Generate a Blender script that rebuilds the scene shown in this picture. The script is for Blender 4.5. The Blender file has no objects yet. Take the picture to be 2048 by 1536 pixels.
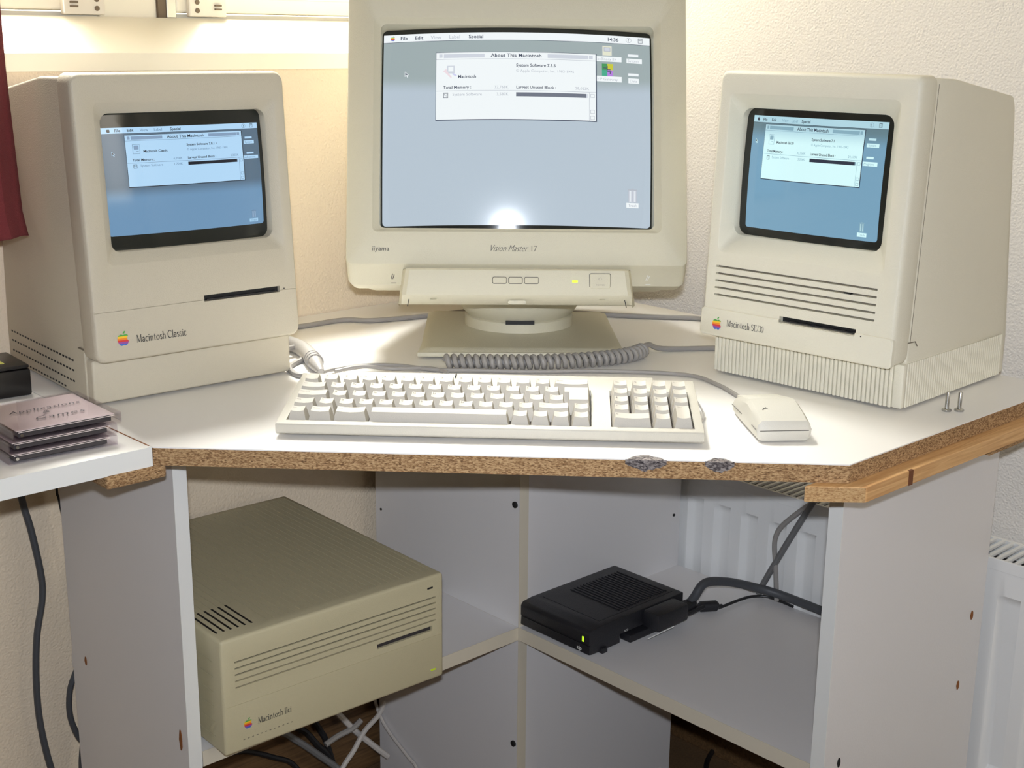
import bpy, bmesh, math, random
from mathutils import Vector, Matrix
random.seed(7)
PI = math.pi
sc = bpy.context.scene
COL = sc.collection
ZD = 0.74                                   # desk height above the floor

# ---------------------------------------------------------------- camera
cam_d = bpy.data.cameras.new('camera'); cam = bpy.data.objects.new('camera', cam_d); COL.objects.link(cam)
cam_d.sensor_width = 36; cam_d.lens = 2650.55 / 2048 * 36; cam_d.clip_start = 0.03
cam.matrix_world = Matrix.Translation((0, 0, .3808 + ZD)) @ Matrix.Rotation(PI / 2 - .2552, 4, 'X') @ Matrix.Rotation(.0096, 4, 'Z')
sc.camera = cam
# ---------------------------------------------------------------- world, lights, exposure
SKY = (1.0, .91, .77); GROUND = (.30, .27, .19); SKY_STRENGTH = 11.0
FLASH_W = 6.0; FLASH_C = (.90, .96, 1.06)
SUN_E = 17.0; SUN_ELEV = 60; SUN_AZ = 21; SUN_C = (1.0, .97, .92)
world = bpy.data.worlds.new('sky'); sc.world = world; world.use_nodes = True
wn = world.node_tree; bg = wn.nodes['Background']; bg.inputs[1].default_value = SKY_STRENGTH
_tc = wn.nodes.new('ShaderNodeTexCoord'); _sp = wn.nodes.new('ShaderNodeSeparateXYZ'); _cr = wn.nodes.new('ShaderNodeValToRGB'); _mr = wn.nodes.new('ShaderNodeMapRange')
_mr.inputs['From Min'].default_value = -1; wn.links.new(_tc.outputs['Generated'], _sp.inputs[0]); wn.links.new(_sp.outputs['Z'], _mr.inputs['Value']); wn.links.new(_mr.outputs['Result'], _cr.inputs['Fac'])
_e = _cr.color_ramp.elements; _e[0].position = .49; _e[0].color = (*GROUND, 1); _e[1].position = 1.0; _e[1].color = (*SKY, 1)
_x = _e.new(.52); _x.color = (SKY[0] * .38, SKY[1] * .38, SKY[2] * .38, 1)      # overcast sky, brightest overhead
wn.links.new(_cr.outputs['Color'], bg.inputs[0])
sc.view_settings.view_transform = 'Standard'; sc.view_settings.look = 'None'
sc.view_settings.exposure = 0.0; sc.view_settings.gamma = 1.0; sc.view_settings.use_curve_mapping = False
sc.cycles.use_denoising = True
sc.cycles.transparent_max_bounces = 32; sc.cycles.max_bounces = 8; sc.cycles.diffuse_bounces = 4

AP = Vector((.0119, 1.6416, 0)); RV = Vector((.6827, -.7307, 0)); LV = Vector((-.7307, -.6827, 0)); RA = -.8194
def rl(r, l, z=0.0):
    v = AP + RV * r + LV * l; return Vector((v.x, v.y, z))

def area(name, loc, target, sx, sy, power, color=(1, 1, 1)):
    d = bpy.data.lights.new(name, 'AREA'); d.shape = 'RECTANGLE'; d.size = sx; d.size_y = sy; d.energy = power; d.color = color
    o = bpy.data.objects.new(name, d); COL.objects.link(o); o.location = loc
    o.rotation_euler = (Vector(target) - Vector(loc)).to_track_quat('-Z', 'Y').to_euler(); return o
flash = area('camera_flash', (0.0, 0.0, .3808 + .052 + ZD), (0.0, 1.5, .02 + ZD), .03, .018, FLASH_W, FLASH_C); flash.data.spread = math.radians(118)
_sd = bpy.data.lights.new('sun', 'SUN'); _sd.energy = SUN_E; _sd.angle = math.radians(23); _sd.color = SUN_C
sun = bpy.data.objects.new('sun', _sd); COL.objects.link(sun)
_ce, _se = math.cos(math.radians(SUN_ELEV)), math.sin(math.radians(SUN_ELEV))
_h = RV * math.cos(math.radians(SUN_AZ)) + LV * math.sin(math.radians(SUN_AZ))
sun.rotation_euler = Vector((_h.x * _ce, _h.y * _ce, -_se)).to_track_quat('-Z', 'Y').to_euler(); sun.location = rl(-2, .3, 4)
p1 = area('window_portal', rl(-.62, .115, 1.02 + ZD), rl(1, .115, 1.02 + ZD), 1.1, 1.4, 1.0); p1.data.cycles.is_portal = True
p2 = area('fill_window_portal', rl(3.22, -.025, .7 + ZD), rl(0, -.025, .7 + ZD), .6, 1.25, 1.0); p2.data.cycles.is_portal = True  # portal for the added fill opening behind the camera

# ---------------------------------------------------------------- materials
def lin(c):
    return tuple(((x / 255) / 12.92 if x / 255 <= .04045 else ((x / 255 + .055) / 1.055) ** 2.4) for x in c)
def newmat(name):
    m = bpy.data.materials.new(name); m.use_nodes = True; nt = m.node_tree
    return m, nt, nt.nodes['Principled BSDF']
def mat(name, rgb, rough=.5, bump=0.0, bscale=200.0, var=0.0, vscale=8.0, metal=0.0, spec=.5, trans=0.0, coat=0.0):
    m, nt, b = newmat(name); c = lin(rgb)
    b.inputs['Base Color'].default_value = (*c, 1); b.inputs['Roughness'].default_value = rough
    b.inputs['Metallic'].default_value = metal; b.inputs['Specular IOR Level'].default_value = spec
    b.inputs['Transmission Weight'].default_value = trans; b.inputs['Coat Weight'].default_value = coat
    if bump or var:
        tc = nt.nodes.new('ShaderNodeTexCoord')
    if bump:
        n = nt.nodes.new('ShaderNodeTexNoise'); n.inputs['Scale'].default_value = bscale; n.inputs['Detail'].default_value = 3
        bp = nt.nodes.new('ShaderNodeBump'); bp.inputs['Strength'].default_value = bump; bp.inputs['Distance'].default_value = .002
        nt.links.new(tc.outputs['Object'], n.inputs['Vector']); nt.links.new(n.outputs['Fac'], bp.inputs['Height']); nt.links.new(bp.outputs['Normal'], b.inputs['Normal'])
    if var:
        n2 = nt.nodes.new('ShaderNodeTexNoise'); n2.inputs['Scale'].default_value = vscale; n2.inputs['Detail'].default_value = 4
        mx = nt.nodes.new('ShaderNodeMix'); mx.data_type = 'RGBA'
        mx.inputs['A'].default_value = (*[x * (1 - var) for x in c], 1); mx.inputs['B'].default_value = (*[min(1, x * (1 + var)) for x in c], 1)
        nt.links.new(tc.outputs['Object'], n2.inputs['Vector']); nt.links.new(n2.outputs['Fac'], mx.inputs['Factor']); nt.links.new(mx.outputs['Result'], b.inputs['Base Color'])
    return m
def emat(name, rgb, strength):
    m, nt, b = newmat(name); c = lin(rgb)
    b.inputs['Base Color'].default_value = (*c, 1); b.inputs['Emission Color'].default_value = (*c, 1); b.inputs['Emission Strength'].default_value = strength
    return m
def screenmat(name, top, bot, z0, z1, rough=.09):
    """a lit picture tube: brighter below the scan band, glossy dark glass"""
    m, nt, b = newmat(name)
    b.inputs['Base Color'].default_value = (.012, .014, .015, 1); b.inputs['Roughness'].default_value = rough
    tc = nt.nodes.new('ShaderNodeTexCoord'); sp = nt.nodes.new('ShaderNodeSeparateXYZ'); mr = nt.nodes.new('ShaderNodeMapRange'); mr.interpolation_type = 'SMOOTHSTEP'
    mr.inputs['From Min'].default_value = z0; mr.inputs['From Max'].default_value = z1
    mx = nt.nodes.new('ShaderNodeMix'); mx.data_type = 'RGBA'; mx.inputs['A'].default_value = (*lin(bot), 1); mx.inputs['B'].default_value = (*lin(top), 1)
    nt.links.new(tc.outputs['Object'], sp.inputs[0]); nt.links.new(sp.outputs['Z'], mr.inputs['Value']); nt.links.new(mr.outputs['Result'], mx.inputs['Factor'])
    nt.links.new(mx.outputs['Result'], b.inputs['Emission Color']); b.inputs['Emission Strength'].default_value = 1.0
    return m
def chipmat(name, dark, mid, light, scale=130):
    m, nt, b = newmat(name); b.inputs['Roughness'].default_value = .85
    tc = nt.nodes.new('ShaderNodeTexCoord'); mp = nt.nodes.new('ShaderNodeMapping'); mp.inputs['Scale'].default_value = (1, 1, 2.6)
    v = nt.nodes.new('ShaderNodeTexVoronoi'); v.inputs['Scale'].default_value = scale * 1.3
    n = nt.nodes.new('ShaderNodeTexNoise'); n.inputs['Scale'].default_value = scale * 1.1; n.inputs['Detail'].default_value = 5; n.inputs['Roughness'].default_value = .7
    sp = nt.nodes.new('ShaderNodeSeparateColor'); ad = nt.nodes.new('ShaderNodeMath'); ad.operation = 'MULTIPLY_ADD'; ad.inputs[1].default_value = .35
    cr = nt.nodes.new('ShaderNodeValToRGB'); e = cr.color_ramp.elements
    e[0].position = .38; e[0].color = (*lin(dark), 1); e[1].position = .86; e[1].color = (*lin(light), 1)
    x = e.new(.58); x.color = (*lin(mid), 1)
    bp = nt.nodes.new('ShaderNodeBump'); bp.inputs['Strength'].default_value = .6; bp.inputs['Distance'].default_value = .001
    L = nt.links.new
    L(tc.outputs['Object'], mp.inputs['Vector']); L(mp.outputs['Vector'], v.inputs['Vector']); L(mp.outputs['Vector'], n.inputs['Vector'])
    L(v.outputs['Color'], sp.inputs[0]); L(sp.outputs[0], ad.inputs[0]); L(n.outputs['Fac'], ad.inputs[2]); L(ad.outputs[0], cr.inputs['Fac'])
    L(cr.outputs['Color'], b.inputs['Base Color']); L(ad.outputs[0], bp.inputs['Height']); L(bp.outputs['Normal'], b.inputs['Normal'])
    return m
def woodmat(name, a, c):
    m, nt, b = newmat(name); b.inputs['Roughness'].default_value = .55
    tc = nt.nodes.new('ShaderNodeTexCoord'); mp = nt.nodes.new('ShaderNodeMapping'); mp.inputs['Scale'].default_value = (60, 3, 60)
    n = nt.nodes.new('ShaderNodeTexNoise'); n.inputs['Scale'].default_value = 3; n.inputs['Detail'].default_value = 6; n.inputs['Distortion'].default_value = 1.2
    cr = nt.nodes.new('ShaderNodeValToRGB'); e = cr.color_ramp.elements
    e[0].position = .35; e[0].color = (*lin(a), 1); e[1].position = .65; e[1].color = (*lin(c), 1)
    L = nt.links.new; L(tc.outputs['Object'], mp.inputs['Vector']); L(mp.outputs['Vector'], n.inputs['Vector']); L(n.outputs['Fac'], cr.inputs['Fac']); L(cr.outputs['Color'], b.inputs['Base Color'])
    return m
def stucco(name, rgb, scale, strength, dist):
    m, nt, b = newmat(name); b.inputs['Roughness'].default_value = .9; b.inputs['Base Color'].default_value = (*lin(rgb), 1); b.inputs['Specular IOR Level'].default_value = .2
    tc = nt.nodes.new('ShaderNodeTexCoord'); n = nt.nodes.new('ShaderNodeTexNoise'); n.inputs['Scale'].default_value = scale; n.inputs['Detail'].default_value = 4; n.inputs['Roughness'].default_value = .6
    v = nt.nodes.new('ShaderNodeTexVoronoi'); v.inputs['Scale'].default_value = scale * .8; v.feature = 'SMOOTH_F1'
    ad = nt.nodes.new('ShaderNodeMath'); ad.operation = 'ADD'
    bp = nt.nodes.new('ShaderNodeBump'); bp.inputs['Strength'].default_value = strength; bp.inputs['Distance'].default_value = dist
    L = nt.links.new; L(tc.outputs['Object'], n.inputs['Vector']); L(tc.outputs['Object'], v.inputs['Vector']); L(n.outputs['Fac'], ad.inputs[0]); L(v.outputs['Distance'], ad.inputs[1])
    L(ad.outputs[0], bp.inputs['Height']); L(bp.outputs['Normal'], b.inputs['Normal'])
    return m
def clearmat(name, rgb, refl=.12):
    m, nt, b = newmat(name); nt.nodes.remove(b); out = [n for n in nt.nodes if n.type == 'OUTPUT_MATERIAL'][0]
    t = nt.nodes.new('ShaderNodeBsdfTransparent'); g = nt.nodes.new('ShaderNodeBsdfGlossy'); mx = nt.nodes.new('ShaderNodeMixShader'); lw = nt.nodes.new('ShaderNodeLayerWeight'); lw.inputs[0].default_value = .5; pw = nt.nodes.new('ShaderNodeMath'); pw.operation = 'POWER'; pw.inputs[1].default_value = 4; ma = nt.nodes.new('ShaderNodeMath'); ma.operation = 'MULTIPLY_ADD'; ma.inputs[1].default_value = .6; ma.inputs[2].default_value = refl * .2
    t.inputs[0].default_value = (*lin(rgb), 1); g.inputs['Roughness'].default_value = .04
    nt.links.new(lw.outputs['Facing'], pw.inputs[0]); nt.links.new(pw.outputs[0], ma.inputs[0]); nt.links.new(ma.outputs[0], mx.inputs[0]); nt.links.new(t.outputs[0], mx.inputs[1]); nt.links.new(g.outputs[0], mx.inputs[2]); nt.links.new(mx.outputs[0], out.inputs[0])
    return m

M = {}
M['classic'] = mat('platinum_plastic', (197, 188, 168), .5, .25, 900, .02, 6)
M['se'] = mat('pale_platinum_plastic', (228, 223, 205), .5, .25, 900, .02, 6)
M['iici'] = mat('yellowed_platinum_plastic', (200, 190, 156), .52, .25, 900, .03, 6)
M['monitor'] = mat('monitor_beige_plastic', (208, 202, 180), .45, .25, 1100, .02, 5)
M['key'] = mat('keycap_plastic', (184, 178, 167), .55, .15, 1200)
M['kbcase'] = mat('keyboard_plastic', (192, 187, 175), .5, .2, 1100)
M['mouse'] = mat('mouse_plastic', (204, 200, 189), .45, .15, 1100)
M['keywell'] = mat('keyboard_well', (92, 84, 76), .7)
M['dark'] = mat('dark_recess', (22, 22, 24), .6)
M['seam'] = mat('seam_shadow_gap', (118, 110, 96), .7)
M['blackplastic'] = mat('black_plastic', (34, 34, 38), .42, .2, 700)
M['blackplastic2'] = mat('black_gloss_plastic', (18, 16, 17), .3)
M['rubber'] = mat('rubber', (50, 50, 50), .8)
M['glassdark'] = mat('tube_glass', (40, 42, 38), .07, spec=.5)
M['print'] = mat('grey_print', (96, 92, 86), .6)
M['printdark'] = mat('dark_print', (62, 60, 58), .6)
M['printpale'] = mat('pale_print', (168, 160, 146), .6)
M['white'] = mat('white_melamine', (226, 223, 222), .38, .06, 500)
M['whitetop'] = mat('white_desk_laminate', (243, 240, 236), .3, .03, 400)
M['band'] = mat('cream_edge_banding', (214, 205, 186), .5)
M['bandwhite'] = mat('white_edge_banding', (232, 232, 228), .45)
M['chip'] = chipmat('chipboard', (84, 58, 36), (146, 110, 72), (196, 162, 118), 330)
M['chipdark'] = chipmat('chipped_chipboard', (30, 26, 32), (80, 72, 72), (150, 142, 138), 300)
M['pine'] = woodmat('pine', (198, 148, 94), (224, 180, 124))
M['pineend'] = chipmat('pine_end_grain', (140, 100, 62), (186, 146, 98), (206, 170, 122), 330)
M['darkwood'] = mat('brown_sliver', (110, 66, 38), .8)
M['wallL'] = stucco('plaster_window_wall', (238, 221, 196), 380, .6, .0015)
M['wallR'] = stucco('plaster_right_wall', (243, 238, 231), 420, .7, .0016)
M['ceil'] = mat('ceiling_white', (235, 232, 226), .9)
M['skirting'] = woodmat('brown_skirting_wood', (84, 62, 38), (112, 84, 54))
M['carpet'] = mat('brown_carpet', (104, 78, 48), 1.0, 1.0, 500, .35, 300)
M['frame'] = mat('window_frame_paint', (250, 243, 224), .4)
M['frameshade'] = mat('window_gasket', (120, 104, 84), .7)
M['metal'] = mat('steel', (190, 190, 188), .25, metal=1.0)
M['hinge'] = mat('window_fitting', (238, 230, 214), .3, spec=.6)
M['radiator'] = mat('radiator_enamel', (238, 238, 236), .35)
M['radin'] = mat('radiator_inside', (36, 36, 38), .8)
M['cable'] = mat('grey_cable', (150, 146, 142), .5)
M['cabledark'] = mat('dark_grey_cable', (72, 74, 78), .5)
M['cablemid'] = mat('mid_grey_cable', (112, 112, 112), .5)
M['cableblack'] = mat('black_cable', (28, 28, 30), .45)
M['cablewhite'] = mat('white_cable', (196, 190, 184), .5)
M['curtain'] = mat('red_curtain_cloth', (116, 44, 46), .9, .6, 900, .1, 60)
M['clear'] = clearmat('clear_case_plastic', (250, 248, 251), .3)
M['paper'] = mat('paper_insert', (222, 208, 202), .7)
M['tray'] = mat('dark_tray_plastic', (58, 54, 56), .35)
M['ink'] = mat('black_ink', (28, 24, 34), .7)
M['rust'] = mat('rust_stain', (140, 84, 36), .8)
M['glass'] = clearmat('window_glass', (252, 254, 254), .1)
M['led'] = emat('green_led', (190, 235, 40), 1.0)
M['leddim'] = emat('dim_green_led', (150, 170, 30), .5)
M['yellowlabel'] = mat('yellow_label', (190, 190, 90), .7)
LOGO = [(86, 170, 80), (250, 200, 50), (240, 140, 50), (216, 60, 60), (150, 80, 160), (60, 110, 200)]
for i, c in enumerate(LOGO): M['logo%d' % i] = mat('logo_stripe_%s' % ['green', 'yellow', 'orange', 'red', 'purple', 'blue'][i], c, .4)

# ---------------------------------------------------------------- mesh helpers
def finish(me, smooth=True, ang=35):
    if smooth:
        for p in me.polygons: p.use_smooth = True
        me.set_sharp_from_angle(angle=math.radians(ang))
def link(name, me, m, parent=None, loc=(0, 0, 0), rz=0.0, label=None, smooth=True, kind=None):
    if isinstance(me, bmesh.types.BMesh):
        bmesh.ops.recalc_face_normals(me, faces=me.faces[:])
        bm = me; me = bpy.data.meshes.new(name); bm.to_mesh(me); bm.free()
    finish(me, smooth)
    o = bpy.data.objects.new(name, me); COL.objects.link(o)
    ms = m if isinstance(m, (list, tuple)) else [m]
    for x in ms: me.materials.append(M[x])
    o.location = loc; o.rotation_euler = (0, 0, rz)
    if parent: o.parent = parent
    if label: o['label'] = label
    if kind: o['kind'] = kind
    return o
def tag(o, label, cat, group=None, kind=None):
    o['label'] = label; o['category'] = cat
    if group: o['group'] = group
    if kind: o['kind'] = kind
    return o
def thing(name, label, cat, loc, rz=0.0, group=None):
    o = bpy.data.objects.new(name, None); COL.objects.link(o); o.empty_display_size = .05
    o.location = loc; o.rotation_euler = (0, 0, rz); return tag(o, label, cat, group)
def struct(o): o['kind'] = 'structure'; return o
def box(x0, x1, y0, y1, z0, z1, bev=0.0, seg=2, bm=None):
    b = bmesh.new()
    vs = [b.verts.new((x, y, z)) for z in (z0, z1) for y in (y0, y1) for x in (x0, x1)]
    for f in ((0, 2, 3, 1), (4, 5, 7, 6), (0, 1, 5, 4), (2, 6, 7, 3), (0, 4, 6, 2), (1, 3, 7, 5)): b.faces.new([vs[i] for i in f])
    if bev: bmesh.ops.bevel(b, geom=b.edges[:], offset=bev, segments=seg, profile=.5, affect='EDGES')
    if bm is None: return b
    t = bpy.data.meshes.new('t'); b.to_mesh(t); b.free(); bm.from_mesh(t); bpy.data.meshes.remove(t); return bm
def add(bm, other):
    t = bpy.data.meshes.new('t'); other.to_mesh(t); other.free(); bm.from_mesh(t); bpy.data.meshes.remove(t); return bm
def prism(pts, f0, f1, bev=0.0, seg=2):
    """pts: polygon; f0,f1: functions point->3D for the two caps"""
    b = bmesh.new(); n = len(pts)
    a = [b.verts.new(f0(*p)) for p in pts]; c = [b.verts.new(f1(*p)) for p in pts]
    b.faces.new(a[::-1]); b.faces.new(c)
    for i in range(n): b.faces.new((a[i], a[(i + 1) % n], c[(i + 1) % n], c[i]))
    bmesh.ops.recalc_face_normals(b, faces=b.faces[:])
    if bev: bmesh.ops.bevel(b, geom=b.edges[:], offset=bev, segments=seg, profile=.5, affect='EDGES')
    return b
def loft(loops, wrap=False, cap0=False, cap1=False):
    b = bmesh.new(); L = [[b.verts.new(p) for p in lp] for lp in loops]; n = len(L[0]); m = len(L)
    for i in range(m if wrap else m - 1):
        A = L[i]; B = L[(i + 1) % m]
        for j in range(n): b.faces.new((A[j], A[(j + 1) % n], B[(j + 1) % n], B[j]))
    if cap0: b.faces.new(L[0][::-1])
    if cap1: b.faces.new(L[-1])
    bmesh.ops.recalc_face_normals(b, faces=b.faces[:]); return b
def rrect(x0, x1, z0, z1, r, k=5):
    o = []
    for cx, cz, a0 in ((x1 - r, z1 - r, 0), (x0 + r, z1 - r, 90), (x0 + r, z0 + r, 180), (x1 - r, z0 + r, 270)):
        for i in range(k + 1):
            a = math.radians(a0 + 90 * i / k); o.append((cx + r * math.cos(a), cz + r * math.sin(a)))
    return o
def tube(pts, rad, n=8, sub=6, closed_ends=True, bm=None):
    P = [Vector(p) for p in pts]; Q = []
    if len(P) > 2 and sub > 1:
        for i in range(len(P) - 1):
            p0 = P[max(i - 1, 0)]; p1 = P[i]; p2 = P[i + 1]; p3 = P[min(i + 2, len(P) - 1)]
            for s in range(sub):
                t = s / sub
                Q.append(.5 * ((2 * p1) + (p2 - p0) * t + (2 * p0 - 5 * p1 + 4 * p2 - p3) * t * t + (3 * p1 - p0 - 3 * p2 + p3) * t ** 3))
        Q.append(P[-1])
    else: Q = P
    b = bm or bmesh.new(); rings = []; up = Vector((0, 0, 1))
    for i, q in enumerate(Q):
        d = (Q[min(i + 1, len(Q) - 1)] - Q[max(i - 1, 0)]).normalized()
        if i == 0:
            s = d.cross(up); s = s.normalized() if s.length > 1e-3 else Vector((1, 0, 0))
        else:
            s = (s - d * s.dot(d)).normalized()
        t = d.cross(s); r = rad(i / (len(Q) - 1)) if callable(rad) else rad
        rings.append([b.verts.new(q + (s * math.cos(a) + t * math.sin(a)) * r) for a in [2 * PI * j / n for j in range(n)]])
    for A, B in zip(rings, rings[1:]):
        for j in range(n): b.faces.new((A[j], A[(j + 1) % n], B[(j + 1) % n], B[j]))
    if closed_ends: b.faces.new(rings[0][::-1]); b.faces.new(rings[-1])
    return b
def lathe(prof, n=32, cx=0, cy=0, sy=1.0):
    return loft([[(cx + r * math.cos(2 * PI * j / n), cy + sy * r * math.sin(2 * PI * j / n), z) for j in range(n)] for r, z in prof], cap0=True, cap1=True)
def cut(bmA, bmB, mode='DIFFERENCE'):
    bmesh.ops.recalc_face_normals(bmA, faces=bmA.faces[:]); bmesh.ops.recalc_face_normals(bmB, faces=bmB.faces[:])
    ma = bpy.data.meshes.new('a'); bmA.to_mesh(ma); bmA.free(); mb = bpy.data.meshes.new('b'); bmB.to_mesh(mb); bmB.free()
    oa = bpy.data.objects.new('a', ma); ob = bpy.data.objects.new('b', mb); COL.objects.link(oa); COL.objects.link(ob)
    md = oa.modifiers.new('x', 'BOOLEAN'); md.object = ob; md.operation = mode; md.solver = 'EXACT'; md.use_self = True
    bpy.context.view_layer.update()
    me = bpy.data.meshes.new_from_object(oa.evaluated_get(bpy.context.evaluated_depsgraph_get()))
    bpy.data.objects.remove(oa); bpy.data.objects.remove(ob); bpy.data.meshes.remove(ma); bpy.data.meshes.remove(mb)
    me.materials.clear()
    return me
def flat(polys, f):
    """list of 2-D polygons through mapping f -> one bmesh"""
    b = bmesh.new()
    for p in polys:
        try: b.faces.new([b.verts.new(f(*q)) for q in p])
        except ValueError: pass
    return b
_tc = {}
def text2d(s, size=1.0, bold=0.0, shear=0.0, xs=1.0, spacing=1.0):
    """lettering outlines as 2-D polygons (x right, y up), origin at baseline left"""
    key = (s, bold, shear, spacing)
    if key not in _tc:
        cu = bpy.data.curves.new('t', 'FONT'); cu.body = s; cu.size = 1.0; cu.offset = bold; cu.shear = shear; cu.resolution_u = 3; cu.space_character = spacing; cu.fill_mode = 'FRONT'
        o = bpy.data.objects.new('t', cu); COL.objects.link(o); bpy.context.view_layer.update()
        me = bpy.data.meshes.new_from_object(o.evaluated_get(bpy.context.evaluated_depsgraph_get()))
        _tc[key] = [[tuple(me.vertices[i].co[:2]) for i in p.vertices] for p in me.polygons]
        bpy.data.objects.remove(o); bpy.data.curves.remove(cu); bpy.data.meshes.remove(me)
    return [[(x * size * xs, y * size) for x, y in p] for p in _tc[key]]
def twidth(polys): return max(x for p in polys for x, y in p)
def shift(polys, dx, dy): return [[(x + dx, y + dy) for x, y in p] for p in polys]
def thick(p, q, w0, w1=None):
    w1 = w0 if w1 is None else w1
    d = Vector((q[0] - p[0], q[1] - p[1])); n = Vector((-d.y, d.x)).normalized(); e = d.normalized() * (w0 * .2)
    return [(p[0] - e.x + n.x * w0 / 2, p[1] - e.y + n.y * w0 / 2), (p[0] - e.x - n.x * w0 / 2, p[1] - e.y - n.y * w0 / 2), (q[0] + e.x - n.x * w1 / 2, q[1] + e.y - n.y * w1 / 2), (q[0] + e.x + n.x * w1 / 2, q[1] + e.y + n.y * w1 / 2)]
def arc(cx, cy, rx, ry, a0, a1, k=10): return [(cx + rx * math.cos(math.radians(a0 + (a1 - a0) * i / k)), cy + ry * math.sin(math.radians(a0 + (a1 - a0) * i / k))) for i in range(k + 1)]
# narrow book-serif lettering drawn stroke by stroke; x-height .42, cap height .68
T, N_ = .085, .036
def serif(ch):
    h, c = .42, .68; S = []
    def st(x, y0, y1, foot=True, head=False, w=T):
        S.append(thick((x, y0), (x, y1), w))
        if foot: S.append(thick((x - .075, .012), (x + .075, .012), .024))
        if head: S.append(thick((x - .09, y1 - .02), (x, y1), .03))
    def pl(pts, w0, w1=None):
        n = len(pts) - 1
        for i in range(n):
            k = math.sin(PI * i / n) if w1 else 0; k2 = math.sin(PI * (i + 1) / n) if w1 else 0
            S.append(thick(pts[i], pts[i + 1], w0 + (w1 - w0) * k if w1 else w0, w0 + (w1 - w0) * k2 if w1 else w0))
    if ch == 'M':
        st(.09, 0, c, w=N_); st(.55, 0, c); pl([(.11, c), (.32, .04)], T); pl([(.32, .04), (.54, c)], N_); pl([(.01, c - .01), (.11, c - .01)], .024); pl([(.54, c - .01), (.64, c - .01)], .024); return S, .68
    if ch == 'a': pl(arc(.16, h - .13, .11, .12, 170, 0, 8), N_, T); st(.27, .02, h - .1, False); pl([(.27, .03), (.33, .02)], .03); pl(arc(.155, .12, .1, .115, 60, 330, 9), N_, T); return S, .37
    if ch == 'c': pl(arc(.2, h / 2, .15, h / 2, 45, 320, 12), N_, T); return S, .36
    if ch == 'i': st(.1, 0, h, head=True); S.append([(.05, .53), (.15, .53), (.15, .61), (.05, .61)]); return S, .21
    if ch == 'n': st(.1, 0, h, head=True); pl(arc(.22, h - .15, .12, .14, 160, 0, 8), N_, T); st(.34, 0, h - .13); return S, .46
    if ch == 't': S.append(thick((.12, .06), (.12, .56), T)); pl(arc(.2, .08, .08, .075, 190, 320, 6), N_); pl([(.02, h - .015), (.24, h - .015)], .03); return S, .29
    if ch == 'o': pl(arc(.21, h / 2, .16, h / 2 - .01, 90, 270, 10), N_, T); pl(arc(.21, h / 2, .16, h / 2 - .01, -90, 90, 10), N_, T); return S, .43
    if ch == 's': pl(arc(.16, .31, .1, .1, 30, 260, 8), N_, T); pl(arc(.16, .105, .11, .1, 80, -150, 8), N_, T); return S, .33
    if ch == 'h': st(.1, 0, .7, head=True); pl(arc(.22, h - .15, .12, .14, 160, 0, 8), N_, T); st(.34, 0, h - .13); return S, .46
    if ch == 'l': st(.1, 0, .7, head=True); return S, .21
    if ch == 'C': pl(arc(.29, c / 2, .24, c / 2, 42, 318, 16), N_, T + .01); pl([(.47, c - .02), (.47, c - .18)], .03); return S, .54
    if ch == 'S': pl(arc(.22, c * .75 - .01, .15, c * .25, 30, 265, 10), N_, T); pl(arc(.22, c * .26, .16, c * .25, 85, -150, 10), N_, T); return S, .43
    if ch == 'E': st(.1, 0, c); pl([(.02, c - .014), (.4, c - .014)], .03); pl([(.1, .36), (.32, .36)], .03); pl([(.1, .014), (.43, .014)], .03); pl([(.4, c), (.4, c - .12)], .025); pl([(.43, 0), (.43, .13)], .025); return S, .48
    if ch == '/': pl([(.0, -.06), (.24, .72)], N_); return S, .24
    if ch == '3': pl(arc(.18, .51, .12, .15, 150, -80, 9), N_, T); pl(arc(.18, .18, .14, .17, 85, -150, 10), N_, T); return S, .36
    if ch == '0': pl(arc(.19, c / 2, .14, c / 2 - .01, 90, 270, 10), N_, T); pl(arc(.19, c / 2, .14, c / 2 - .01, -90, 90, 10), N_, T); return S, .39
    if ch == 'I': st(.1, 0, c); pl([(.02, c - .014), (.18, c - .014)], .026); return S, .21
    return S, .18
def serif_text(s):
    out = []; x = 0
    for ch in s:
        p, w = serif(ch); out += shift(p, x, 0); x += w
    return out, x
def logo_parts(h):
    """bitten fruit emblem, six coloured bands: returns list of (colour index, polygons), height h, centred x"""
    body = [(0, .74)] + [(-.12 - .13 * math.sin(t), .74 + .05 * math.sin(2 * t)) for t in (.5, 1.2)] 
    body = [(0.0, .72), (-.10, .76), (-.22, .765), (-.34, .70), (-.41, .58), (-.43, .44), (-.40, .28), (-.32, .12), (-.22, .02), (-.13, .0), (-.05, .035), (.03, .04), (.12, .0), (.22, .03), (.32, .15), (.39, .28),
            (.30, .36), (.26, .46), (.29, .58), (.36, .66), (.26, .745), (.14, .765)]
    rows = 30; out = {i: [] for i in range(6)}
    top = .77
    def spans(y):
        xs = []
        for i in range(len(body)):
            (x0, y0), (x1, y1) = body[i], body[(i + 1) % len(body)]
            if (y0 <= y < y1) or (y1 <= y < y0): xs.append(x0 + (x1 - x0) * (y - y0) / (y1 - y0))
        xs.sort(); return list(zip(xs[::2], xs[1::2]))
    for k in range(rows):
        ya, yb = top * k / rows, top * (k + 1) / rows
        ci = min(5, int((1 - (ya + yb) / 2 / top) * 6))
        for a, b_ in spans((ya + yb) / 2): out[ci].append([(a * h, ya * h), (b_ * h, ya * h), (b_ * h, yb * h), (a * h, yb * h)])
    out[0].append([(x * h, y * h) for x, y in [(-.02, .79), (.0, .88), (.07, .96), (.16, 1.0), (.16, .92), (.1, .83)]])
    return out
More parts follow.
